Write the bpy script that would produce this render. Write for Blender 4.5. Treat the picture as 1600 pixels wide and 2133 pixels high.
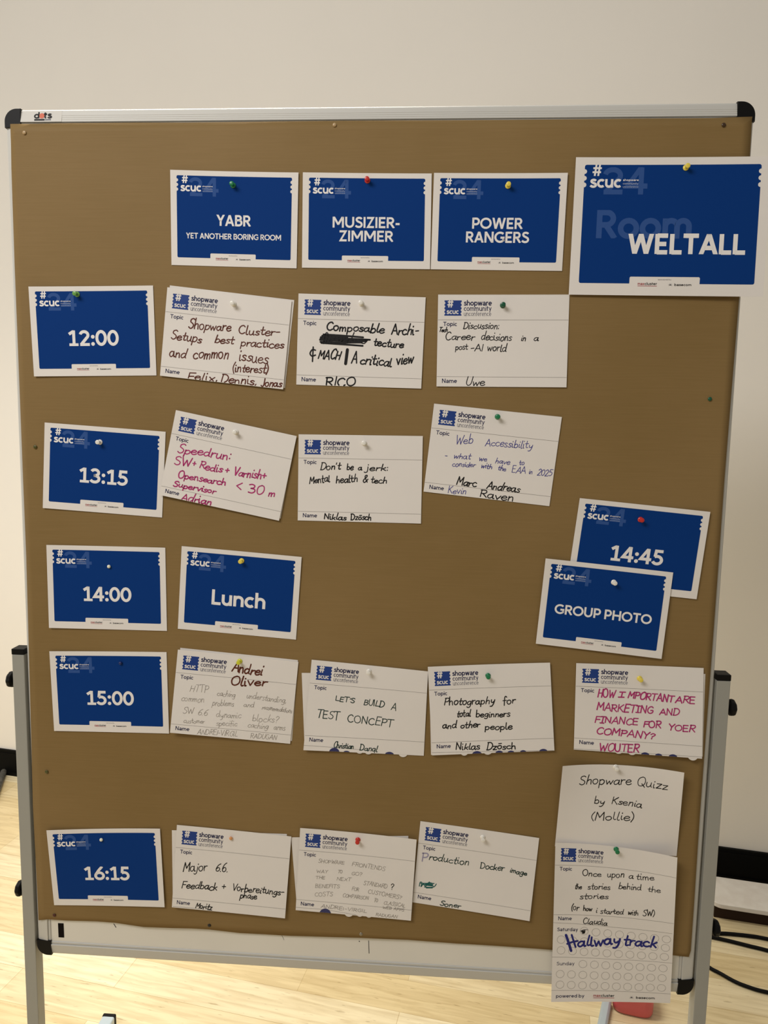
import bpy, bmesh, math, random
from mathutils import Vector, Matrix
from mathutils.geometry import delaunay_2d_cdt
random.seed(7)
SC = bpy.context.scene
COL = SC.collection
for o in list(bpy.data.objects):
    bpy.data.objects.remove(o)

# ------------------------------------------------------------------ camera
# metres; x along the pinboard, y away from the viewer, z up from the floor.
# The front face of the board frame is the plane y = 0, its lower edge is at z = 0.43.
cam_data = bpy.data.cameras.new('camera')
cam = bpy.data.objects.new('camera', cam_data)
COL.objects.link(cam)
cam_data.sensor_fit = 'VERTICAL'
cam_data.sensor_height = 36.0
cam_data.lens = 1500.0 / 2133.0 * 36.0
cam_data.clip_start = 0.02
right = Vector((0.9979037, 0.0623902, 0.0171944))
down = Vector((0.0240146, -0.1102679, -0.9936117))
fwd = Vector((-0.0600957, 0.9919418, -0.1115350))
cam.matrix_world = Matrix(((right.x, -down.x, -fwd.x, 0.10929), (right.y, -down.y, -fwd.y, -1.20510),
                           (right.z, -down.z, -fwd.z, 1.41478), (0, 0, 0, 1)))
SC.camera = cam

# ------------------------------------------------------------------ view, world, lamps
SC.view_settings.view_transform = 'Standard'
SC.view_settings.look = 'None'
SC.view_settings.gamma = 1.0
SC.view_settings.use_curve_mapping = False
SC.view_settings.exposure = 0.0
world = bpy.data.worlds.new('room_light')
SC.world = world
world.use_nodes = True
bg = world.node_tree.nodes['Background']
bg.inputs['Color'].default_value = (1.0, 0.95, 0.87, 1)
bg.inputs['Strength'].default_value = 0.285

def area(name, loc, target, size, energy, color):
    d = bpy.data.lights.new(name, 'AREA')
    d.shape = 'RECTANGLE'
    d.size, d.size_y = size
    d.energy = energy
    d.color = color
    o = bpy.data.objects.new(name, d)
    COL.objects.link(o)
    o.location = loc
    o.rotation_euler = (Vector(target) - Vector(loc)).to_track_quat('-Z', 'Y').to_euler()
    return o

area('ceiling_lamp_front', (-1.3, -1.9, 3.0), (-0.2, 0.0, 1.4), (1.4, 0.7), 45, (1.0, 0.97, 0.95))
lamp = area('ceiling_lamp_back', (-0.7, 0.37, 3.1), (-0.7, 0.38, 0.0), (1.4, 0.25), 17, (1.0, 0.95, 0.85))
lamp.data.spread = math.radians(85)
area('left_fill_light', (-3.3, 0.45, 1.5), (-0.6, 0.75, 0.6), (1.6, 1.6), 21, (1.0, 0.96, 0.89))  # unseen side light, added to brighten the wall and floor at left

# ------------------------------------------------------------------ materials
def lin(c):
    c = c / 255.0
    return c / 12.92 if c <= 0.04045 else ((c + 0.055) / 1.055) ** 2.4

def rgb(r, g, b):
    return (lin(r), lin(g), lin(b), 1.0)

def mat(name, color, rough=0.6, metal=0.0, spec=0.5, coat=0.0):
    m = bpy.data.materials.new(name)
    m.use_nodes = True
    p = m.node_tree.nodes['Principled BSDF']
    p.inputs['Base Color'].default_value = color
    p.inputs['Roughness'].default_value = rough
    p.inputs['Metallic'].default_value = metal
    p.inputs['Specular IOR Level'].default_value = spec
    p.inputs['Coat Weight'].default_value = coat
    return m

def nodes(m):
    return m.node_tree.nodes, m.node_tree.links, m.node_tree.nodes['Principled BSDF']

def noisy(m, c1, c2, scale, detail=4, bump=0.0, bump_scale=None, stretch=(1, 1, 1), dist=0.001):
    """mottle a material between two tones and give it a fine surface grain"""
    n, l, p = nodes(m)
    tc = n.new('ShaderNodeTexCoord')
    mp = n.new('ShaderNodeMapping')
    mp.inputs['Scale'].default_value = stretch
    l.new(tc.outputs['Object'], mp.inputs['Vector'])
    t = n.new('ShaderNodeTexNoise')
    t.inputs['Scale'].default_value = scale
    t.inputs['Detail'].default_value = detail
    l.new(mp.outputs['Vector'], t.inputs['Vector'])
    r = n.new('ShaderNodeValToRGB')
    r.color_ramp.elements[0].position = 0.35
    r.color_ramp.elements[1].position = 0.65
    r.color_ramp.elements[0].color = c1
    r.color_ramp.elements[1].color = c2
    l.new(t.outputs['Fac'], r.inputs['Fac'])
    l.new(r.outputs['Color'], p.inputs['Base Color'])
    if bump:
        t2 = n.new('ShaderNodeTexNoise')
        t2.inputs['Scale'].default_value = bump_scale or scale
        t2.inputs['Detail'].default_value = 5
        l.new(mp.outputs['Vector'], t2.inputs['Vector'])
        b = n.new('ShaderNodeBump')
        b.inputs['Strength'].default_value = bump
        b.inputs['Distance'].default_value = dist
        l.new(t2.outputs['Fac'], b.inputs['Height'])
        l.new(b.outputs['Normal'], p.inputs['Normal'])
    return m

M = {}
M['wall'] = noisy(mat('wall_paint', rgb(237, 232, 223), 0.85, spec=0.2), rgb(236, 231, 222), rgb(239, 234, 225), 1.5, 3, 0.08, 220)
M['baseboard'] = mat('black_baseboard', rgb(8, 8, 7), 0.6, spec=0.1)
M['kraft'] = mat('kraft_paper', rgb(138, 110, 68), 0.65, spec=0.25)
def kraft_nodes(m):
    n, l, p = nodes(m)
    tc = n.new('ShaderNodeTexCoord')
    t = n.new('ShaderNodeTexNoise'); t.inputs['Scale'].default_value = 3.0; t.inputs['Detail'].default_value = 6
    l.new(tc.outputs['Object'], t.inputs['Vector'])
    mp = n.new('ShaderNodeMapping'); mp.inputs['Scale'].default_value = (12, 12, 420)
    l.new(tc.outputs['Object'], mp.inputs['Vector'])
    f = n.new('ShaderNodeTexNoise'); f.inputs['Scale'].default_value = 1.0; f.inputs['Detail'].default_value = 3
    l.new(mp.outputs['Vector'], f.inputs['Vector'])
    add = n.new('ShaderNodeMath'); add.operation = 'MULTIPLY_ADD'; add.inputs[1].default_value = 0.4
    l.new(f.outputs['Fac'], add.inputs[0]); l.new(t.outputs['Fac'], add.inputs[2])
    r = n.new('ShaderNodeValToRGB')
    r.color_ramp.elements[0].position = 0.5; r.color_ramp.elements[1].position = 0.9
    r.color_ramp.elements[0].color = rgb(128, 103, 60); r.color_ramp.elements[1].color = rgb(137, 111, 69)
    l.new(add.outputs[0], r.inputs['Fac'])
    l.new(r.outputs['Color'], p.inputs['Base Color'])
    w = n.new('ShaderNodeTexNoise'); w.inputs['Scale'].default_value = 5.0; w.inputs['Detail'].default_value = 2
    l.new(tc.outputs['Object'], w.inputs['Vector'])
    b = n.new('ShaderNodeBump'); b.inputs['Strength'].default_value = 0.25; b.inputs['Distance'].default_value = 0.006
    l.new(w.outputs['Fac'], b.inputs['Height'])
    b2 = n.new('ShaderNodeBump'); b2.inputs['Strength'].default_value = 0.25; b2.inputs['Distance'].default_value = 0.0004
    l.new(f.outputs['Fac'], b2.inputs['Height']); l.new(b.outputs['Normal'], b2.inputs['Normal'])
    l.new(b2.outputs['Normal'], p.inputs['Normal'])
kraft_nodes(M['kraft'])
M['paper'] = noisy(mat('white_paper', rgb(229, 223, 216), 0.7, spec=0.25), rgb(228, 222, 215), rgb(232, 226, 219), 6, 3, 0.05, 30)
M['blue'] = mat('blue_print', rgb(8, 54, 121), 0.7, spec=0.08)
M['watermark'] = mat('pale_blue_print', rgb(52, 84, 144), 0.7, spec=0.08)
M['white_ink'] = mat('white_print', rgb(236, 232, 228), 0.6, spec=0.3)
M['pale_ink'] = mat('pale_white_print', rgb(170, 180, 200), 0.6, spec=0.3)
M['ticket'] = mat('ticket_blue_print', rgb(30, 60, 130), 0.5, spec=0.3)
M['navy_print'] = mat('navy_print', rgb(32, 34, 74), 0.6, spec=0.3)
M['grey_print'] = mat('grey_print', rgb(90, 90, 105), 0.6, spec=0.3)
M['line'] = mat('grey_line_print', rgb(125, 118, 110), 0.7, spec=0.2)
M['black_print'] = mat('black_print', rgb(30, 28, 30), 0.6, spec=0.3)
M['red_print'] = mat('red_print', rgb(165, 40, 50), 0.6, spec=0.3)
INK = {'brown': (92, 40, 22), 'black': (20, 18, 18), 'magenta': (176, 48, 112), 'blueink': (62, 62, 140), 'pencil': (140, 132, 122),
       'darkgreen': (16, 48, 42), 'teal': (14, 92, 88), 'violet': (158, 152, 176), 'navy': (32, 36, 118)}
for k, v in INK.items():
    M['ink_' + k] = mat('ink_' + k, rgb(*v), 0.55, spec=0.3)
M['dot_navy'] = mat('navy_sticker', rgb(40, 44, 96), 0.4)
def alu(name, c, rough):
    m = mat(name, c, rough, metal=0.55)
    return m
M['alu'] = mat('aluminium_profile', rgb(200, 198, 191), 0.55, metal=0.1, spec=0.3)
M['post'] = mat('grey_post_metal', rgb(160, 159, 151), 0.5, metal=0.1, spec=0.4)
M['foot'] = mat('pale_blue_grey_metal', rgb(186, 200, 208), 0.3, metal=0.2)
M['black'] = mat('black_plastic', rgb(15, 14, 13), 0.5, spec=0.15)
M['enamel'] = noisy(mat('white_board_enamel', rgb(224, 220, 210), 0.25, coat=0.2), rgb(222, 218, 208), rgb(227, 223, 213), 4)
M['pen_mark'] = mat('dried_pen_mark', rgb(18, 12, 12), 0.8, spec=0.1)
M['sticker'] = mat('sticker_paper', rgb(205, 201, 192), 0.5)
M['orange'] = mat('orange_print', rgb(206, 92, 52), 0.5)
M['cable'] = mat('black_cable_rubber', rgb(10, 9, 9), 0.6, spec=0.15)
M['red'] = mat('red_glossy_plastic', rgb(214, 92, 96), 0.35, coat=0.1)
M['white_box'] = noisy(mat('white_painted_board', rgb(226, 220, 212), 0.5), rgb(220, 213, 204), rgb(229, 224, 216), 30, 4)
M['shade_block'] = mat('shade_brown', rgb(44, 28, 18), 0.6, spec=0.2)  # dark brown that stands in for shade below the shelf board
M['dark_metal'] = noisy(mat('dark_grey_metal', rgb(96, 94, 88), 0.5, metal=0.3), rgb(80, 78, 72), rgb(112, 110, 102), 60)
PIN = {'green': (24, 120, 74), 'lightgreen': (104, 160, 74), 'darkgreen': (18, 84, 58), 'red': (196, 44, 36), 'yellow': (232, 210, 84), 'lime': (206, 206, 50),
       'white': (236, 232, 222), 'ball': (238, 236, 214), 'navyball': (18, 36, 96), 'orange': (216, 150, 92), 'brown': (62, 40, 16), 'kraft': (176, 148, 106),
       'olive': (78, 76, 28), 'maroon': (74, 28, 14), 'black': (28, 24, 20), 'steel': (150, 142, 126)}
for k, v in PIN.items():
    M['pin_' + k] = mat('pin_plastic_' + k, rgb(*v), 0.28, metal=0.6 if k == 'steel' else 0.0)

def wood():
    m = mat('light_wood_floor', rgb(214, 186, 132), 0.3, spec=0.5)
    n, l, p = nodes(m)
    tc = n.new('ShaderNodeTexCoord')
    mp = n.new('ShaderNodeMapping')
    mp.inputs['Rotation'].default_value = (0, 0, math.radians(9.7))
    l.new(tc.outputs['Object'], mp.inputs['Vector'])
    br = n.new('ShaderNodeTexBrick')
    br.offset = 0.37
    br.inputs['Scale'].default_value = 1.0
    br.inputs['Brick Width'].default_value = 0.72
    br.inputs['Row Height'].default_value = 0.105
    br.inputs['Mortar Size'].default_value = 0.0007
    br.inputs['Mortar Smooth'].default_value = 0.3
    br.inputs['Bias'].default_value = 0.0
    br.inputs['Color1'].default_value = rgb(241, 228, 194)
    br.inputs['Color2'].default_value = rgb(221, 200, 153)
    br.inputs['Mortar'].default_value = rgb(196, 172, 126)
    l.new(mp.outputs['Vector'], br.inputs['Vector'])
    st = n.new('ShaderNodeMapping'); st.inputs['Scale'].default_value = (3, 34, 1)
    l.new(mp.outputs['Vector'], st.inputs['Vector'])
    g = n.new('ShaderNodeTexNoise'); g.inputs['Scale'].default_value = 2.2; g.inputs['Detail'].default_value = 7; g.inputs['Distortion'].default_value = 0.6
    l.new(st.outputs['Vector'], g.inputs['Vector'])
    r = n.new('ShaderNodeValToRGB')
    r.color_ramp.elements[0].position = 0.3; r.color_ramp.elements[0].color = (0.72, 0.66, 0.56, 1)
    r.color_ramp.elements[1].position = 0.62; r.color_ramp.elements[1].color = (1, 1, 1, 1)
    l.new(g.outputs['Fac'], r.inputs['Fac'])
    mix = n.new('ShaderNodeMix'); mix.data_type = 'RGBA'; mix.blend_type = 'MULTIPLY'
    mix.inputs['Factor'].default_value = 0.75
    l.new(br.outputs['Color'], mix.inputs['A']); l.new(r.outputs['Color'], mix.inputs['B'])
    # little dark flecks of the grain
    fs = n.new('ShaderNodeMapping'); fs.inputs['Scale'].default_value = (16, 90, 1)
    l.new(mp.outputs['Vector'], fs.inputs['Vector'])
    fl = n.new('ShaderNodeTexNoise'); fl.inputs['Scale'].default_value = 1.6; fl.inputs['Detail'].default_value = 2
    l.new(fs.outputs['Vector'], fl.inputs['Vector'])
    fr = n.new('ShaderNodeValToRGB')
    fr.color_ramp.elements[0].position = 0.27; fr.color_ramp.elements[0].color = (0.45, 0.38, 0.28, 1)
    fr.color_ramp.elements[1].position = 0.34; fr.color_ramp.elements[1].color = (1, 1, 1, 1)
    l.new(fl.outputs['Fac'], fr.inputs['Fac'])
    mix2 = n.new('ShaderNodeMix'); mix2.data_type = 'RGBA'; mix2.blend_type = 'MULTIPLY'
    mix2.inputs['Factor'].default_value = 0.5
    l.new(mix.outputs['Result'], mix2.inputs['A']); l.new(fr.outputs['Color'], mix2.inputs['B'])
    l.new(mix2.outputs['Result'], p.inputs['Base Color'])
    return m
M['wood'] = wood()

# ------------------------------------------------------------------ object helpers
def tag(o, label=None, cat=None, group=None, kind=None):
    if label: o['label'] = label
    if cat: o['category'] = cat
    if group: o['group'] = group
    if kind: o['kind'] = kind
    return o

def thing(name, loc, label, cat, group=None):
    o = bpy.data.objects.new(name, None)
    o.empty_display_size = 0.02
    COL.objects.link(o)
    o.location = loc
    return tag(o, label, cat, group)

class MB:
    """collects faces, then links them as ONE mesh object"""
    def __init__(self):
        self.v, self.f, self.mi = [], [], []
    def add(self, verts, faces, mi=0):
        b = len(self.v)
        self.v += [tuple(x) for x in verts]
        self.f += [tuple(i + b for i in q) for q in faces]
        self.mi += [mi] * len(faces)
    def box(self, x0, x1, y0, y1, z0, z1, mi=0):
        v = [(x, y, z) for x in (x0, x1) for y in (y0, y1) for z in (z0, z1)]
        self.add(v, [(0, 1, 3, 2), (4, 6, 7, 5), (0, 4, 5, 1), (2, 3, 7, 6), (0, 2, 6, 4), (1, 5, 7, 3)], mi)
    def lathe(self, prof, axis, origin, n=24, lobes=0, amp=0.0, mi=0):
        """prof: (radius, height along axis); axis 0/1/2"""
        base = len(self.v)
        vs, fs = [], []
        for r, h in prof:
            for k in range(n):
                a = 2 * math.pi * k / n
                rr = r * (1 + amp * math.cos(lobes * a)) if lobes else r
                p = [rr * math.cos(a), rr * math.sin(a)]
                q = [0, 0, 0]
                q[axis] = h
                q[(axis + 1) % 3], q[(axis + 2) % 3] = p
                vs.append((q[0] + origin[0], q[1] + origin[1], q[2] + origin[2]))
        for i in range(len(prof) - 1):
            for k in range(n):
                a, b = i * n + k, i * n + (k + 1) % n
                fs.append((a, b, b + n, a + n))
        fs.append(tuple(range(n - 1, -1, -1)))
        fs.append(tuple(range((len(prof) - 1) * n, len(prof) * n)))
        self.add(vs, fs, mi)
    def tube(self, pts, r, n=12, mi=0):
        pts = [Vector(p) for p in pts]
        rings = []
        for i, p in enumerate(pts):
            t = (pts[min(i + 1, len(pts) - 1)] - pts[max(i - 1, 0)]).normalized()
            u = t.cross(Vector((0, 0, 1)))
            if u.length < 1e-4: u = Vector((1, 0, 0))
            u.normalize(); w = u.cross(t)
            rings.append([p + r * (math.cos(2 * math.pi * k / n) * u + math.sin(2 * math.pi * k / n) * w) for k in range(n)])
        v = [q for ring in rings for q in ring]
        f = [(i * n + k, i * n + (k + 1) % n, (i + 1) * n + (k + 1) % n, (i + 1) * n + k) for i in range(len(pts) - 1) for k in range(n)]
        f += [tuple(range(n)), tuple(range((len(pts) - 1) * n, len(pts) * n))]
        self.add(v, f, mi)
    def build(self, name, mats, parent=None, loc=None, smooth=False, bevel=0.0, normals=True):
        me = bpy.data.meshes.new(name)
        off = Vector(loc) if loc is not None else Vector((0, 0, 0))
        me.from_pydata([tuple(Vector(p) - off) for p in self.v], [], self.f)
        if not isinstance(mats, (list, tuple)): mats = [mats]
        for m in mats: me.materials.append(m)
        me.polygons.foreach_set('material_index', self.mi)
        if normals:
            bm = bmesh.new(); bm.from_mesh(me)
            bmesh.ops.recalc_face_normals(bm, faces=bm.faces)
            bm.to_mesh(me); bm.free()
        if smooth:
            me.shade_smooth()
            try: me.set_sharp_from_angle(angle=math.radians(40))
            except Exception: pass
        me.update()
        o = bpy.data.objects.new(name, me)
        COL.objects.link(o)
        if parent is not None:
            o.parent = parent
        elif loc is not None:
            o.location = off
        if bevel:
            b = o.modifiers.new('bevel', 'BEVEL'); b.width = bevel; b.segments = 3; b.limit_method = 'ANGLE'
        return o

# ------------------------------------------------------------------ the setting
YAW = math.radians(-9.678)
def wall_pt(s, d, z):      # s metres along the back wall, d metres out from it into the room
    return (-1.6 + s * math.cos(YAW) + d * math.sin(YAW), 1.505 + s * math.sin(YAW) - d * math.cos(YAW), z)
m = MB()
m.add([(-6, -5, 0), (6, -5, 0), (6, 4, 0), (-6, 4, 0), (-6, -5, -.05), (6, -5, -.05), (6, 4, -.05), (-6, 4, -.05)],
      [(0, 1, 2, 3), (4, 7, 6, 5), (0, 4, 5, 1), (1, 5, 6, 2), (2, 6, 7, 3), (3, 7, 4, 0)])
tag(m.build('floor', M['wood']), kind='structure')
def wall_box(s0, s1, d0, d1, z0, z1):
    b = MB()
    v = [wall_pt(s, d, z) for s in (s0, s1) for d in (d0, d1) for z in (z0, z1)]
    b.add(v, [(0, 1, 3, 2), (4, 6, 7, 5), (0, 4, 5, 1), (2, 3, 7, 6), (0, 2, 6, 4), (1, 5, 7, 3)])
    return b
tag(wall_box(-3.5, 5.2, -0.12, 0.0, 0, 3.2).build('wall_back', M['wall']), kind='structure')
b = wall_box(-3.5, 5.2, 0.0005, 0.012, 0.0, 0.092)
v = wall_box(-3.5, 5.2, 0.0005, 0.017, 0.0, 0.014)      # little foot strip along the floor
b.add(v.v, v.f)
v = wall_box(-3.5, 5.2, 0.0005, 0.010, 0.092, 0.1035)
b.add(v.v, v.f)
tag(b.build('baseboard_back', M['baseboard']), kind='structure')

# ------------------------------------------------------------------ the rolling pinboard
BZ, BT, HW = 0.43, 1.93, 0.60
board = thing('pinboard', (0, 0.012, 0), 'tall aluminium framed board on two grey posts, covered with brown paper and cards', 'pinboard')
BL = (0, 0.012, 0)
def part(mb, name, mats, parent=board, **k):
    return mb.build(name, mats, parent, BL, **k)
m = MB(); m.box(-HW + .02, HW - .02, .004, .017, BZ + .02, BT - .02)
panel = part(m, 'writing_panel', M['enamel'])
PROF = [(0, .022), (0, .0085), (.0010, .0058), (.0030, .0040), (.0060, .0031), (.0112, .0021), (.0115, .0024), (.0121, .0023), (.0124, .0019), (.0145, .0015), (.0148, .0018),
        (.0154, .0017), (.0157, .0013), (.0178, .0009), (.0181, .0012), (.0187, .0011), (.0190, .0007), (.0212, .0003), (.0220, .0010), (.0223, .0032), (.0234, .0022), (.0262, .0022), (.0272, .0036), (.0272, .022)]
PLAIN = [p for p in PROF if not .0113 < p[0] < .0195]      # only the top rail shows the fine grooves
C0 = .0270
def rail(side):
    m = MB()
    prof = PROF if side == 'top' else PLAIN
    n = len(prof)
    ring = []
    for end in (0, 1):
        for t, y in prof:
            if side in ('top', 'bottom'):
                z = BT - t if side == 'top' else BZ + t
                ring.append(((-HW + C0) if end == 0 else (HW - C0), y, z))
            else:
                x = -HW + t if side == 'left' else HW - t
                ring.append((x, y, (BZ + C0) if end == 0 else (BT - C0)))
    f = [(i, i + 1, n + i + 1, n + i) for i in range(n - 1)] + [(n - 1, 0, n, 2 * n - 1)]
    f += [tuple(range(n)), tuple(range(n, 2 * n))]
    m.add(ring, f)
    return part(m, 'frame_rail', M['alu'])
rails = {s: rail(s) for s in ('top', 'bottom', 'left', 'right')}
for sx in (-1, 1):
    for sz in (-1, 1):
        m = MB()
        R0 = .021
        cx, cz = sx * (HW - R0 + .0004), (BT - R0 + .0004) if sz > 0 else (BZ + R0 - .0004)
        out = []
        for k in range(13):
            a = math.pi / 2 * k / 12
            out.append((cx + sx * R0 * math.cos(a), cz + sz * R0 * math.sin(a)))
        xi, zi = sx * (HW - C0 - .0005), (BT - C0 - .0025) if sz > 0 else (BZ + C0 + .0025)
        out += [(xi, out[-1][1]), (xi, zi), (out[0][0], zi)]
        n = len(out)
        ins = [(x + (xi - x) * .05, z + (zi - z) * .05) for x, z in out]
        v = [(x, .022, z) for x, z in out] + [(x, .0022, z) for x, z in out] + [(x, -.0003, z) for x, z in ins]
        f = [(i, (i + 1) % n, n + (i + 1) % n, n + i) for i in range(n)] + [(n + i, n + (i + 1) % n, 2 * n + (i + 1) % n, 2 * n + i) for i in range(n)]
        f += [tuple(range(n)), tuple(range(2 * n, 3 * n))]
        m.add(v, f)
        part(m, 'corner_cap', M['black'])
# marks left on the enamel
def mark(lines, y=.0038):
    m = MB()
    for (x0, z0), (x1, z1), w in lines:
        d = Vector((x1 - x0, z1 - z0)).normalized(); nx, nz = -d.y * w / 2, d.x * w / 2
        m.add([(x0 + nx, y, z0 + nz), (x1 + nx, y, z1 + nz), (x1 - nx, y, z1 - nz), (x0 - nx, y, z0 - nz)], [(0, 1, 2, 3)])
    part(m, 'pen_mark', M['pen_mark'], parent=panel, normals=False)
mark([((-.5540, .4935), (-.5538, .4650), .0108)], .0036)
mark([((-.4528, .4988), (-.4484, .4914), .0014)])
mark([((.0216, .4957), (.0228, .4704), .0011)])
mark([((.0038, .4937), (.0054, .4925), .0017)])
mark([((-.1378, .4959), (-.1334, .4867), .0006)])
# stand: two posts with caps, clamp knobs and floor feet
for sx in (-1, 1):
    X = sx * .6142
    m = MB(); m.box(X - .0112, X + .0112, .001, .025, .036, 1.007)
    post = part(m, 'post', M['post'], bevel=.0012)
    m = MB(); m.box(X - .0116, X + .0116, .0006, .0254, 1.007, 1.0175)
    part(m, 'post_cap', M['black'], parent=post, bevel=.001)
    for z in (.957, .553):
        m = MB()
        s = sx
        pr = [(.0055, 0), (.0055, .0032), (.0115, .0040), (.0140, .0062), (.0143, .0095), (.0132, .0128), (.0095, .0152), (.002, .0162)]
        m.lathe([(r, s * h) for r, h in pr], 0, (X + s * .0112, .013, z), 48, 8, .035)
        part(m, 'knob', M['black'], parent=post, smooth=True)
    m = MB(); m.box(X - .0150, X + .0150, -.312, .312, .006, .030)
    foot = part(m, 'foot', M['foot'], bevel=.004)
    for sy in (-1, 1):
        m = MB(); m.box(X - .0156, X + .0156, min(sy * .310, sy * .320), max(sy * .310, sy * .320), 0.0, .0306)
        part(m, 'foot_cap', M['black'], parent=foot, bevel=.003)
    m = MB(); m.box(X - .017, X + .017, -.006, .032, .028, .042)
    part(m, 'post_socket', M['black'], parent=foot, bevel=.002)

# ------------------------------------------------------------------ lettering
def el(cx, cy, rx, ry, a0, a1):
    n = max(4, int(abs(a1 - a0) / 15))
    return [(cx + rx * math.cos(math.radians(a0 + (a1 - a0) * i / n)), cy + ry * math.sin(math.radians(a0 + (a1 - a0) * i / n))) for i in range(n + 1)]
def smooth(pts, k=6):
    if len(pts) < 3: return pts
    q = [pts[0]] + pts + [pts[-1]]
    out = []
    for i in range(1, len(q) - 2):
        p0, p1, p2, p3 = q[i - 1:i + 3]
        for j in range(k):
            t = j / k
            out.append(tuple(.5 * ((2 * p1[a]) + (-p0[a] + p2[a]) * t + (2 * p0[a] - 5 * p1[a] + 4 * p2[a] - p3[a]) * t * t + (-p0[a] + 3 * p1[a] - 3 * p2[a] + p3[a]) * t ** 3) for a in (0, 1)))
    out.append(pts[-1])
    return out
def ST(x, y0=0, y1=10): return [(x, y0), (x, y1)]
O4 = lambda cx, cy, rx, ry: el(cx, cy, rx, ry, 0, 360)
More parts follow.
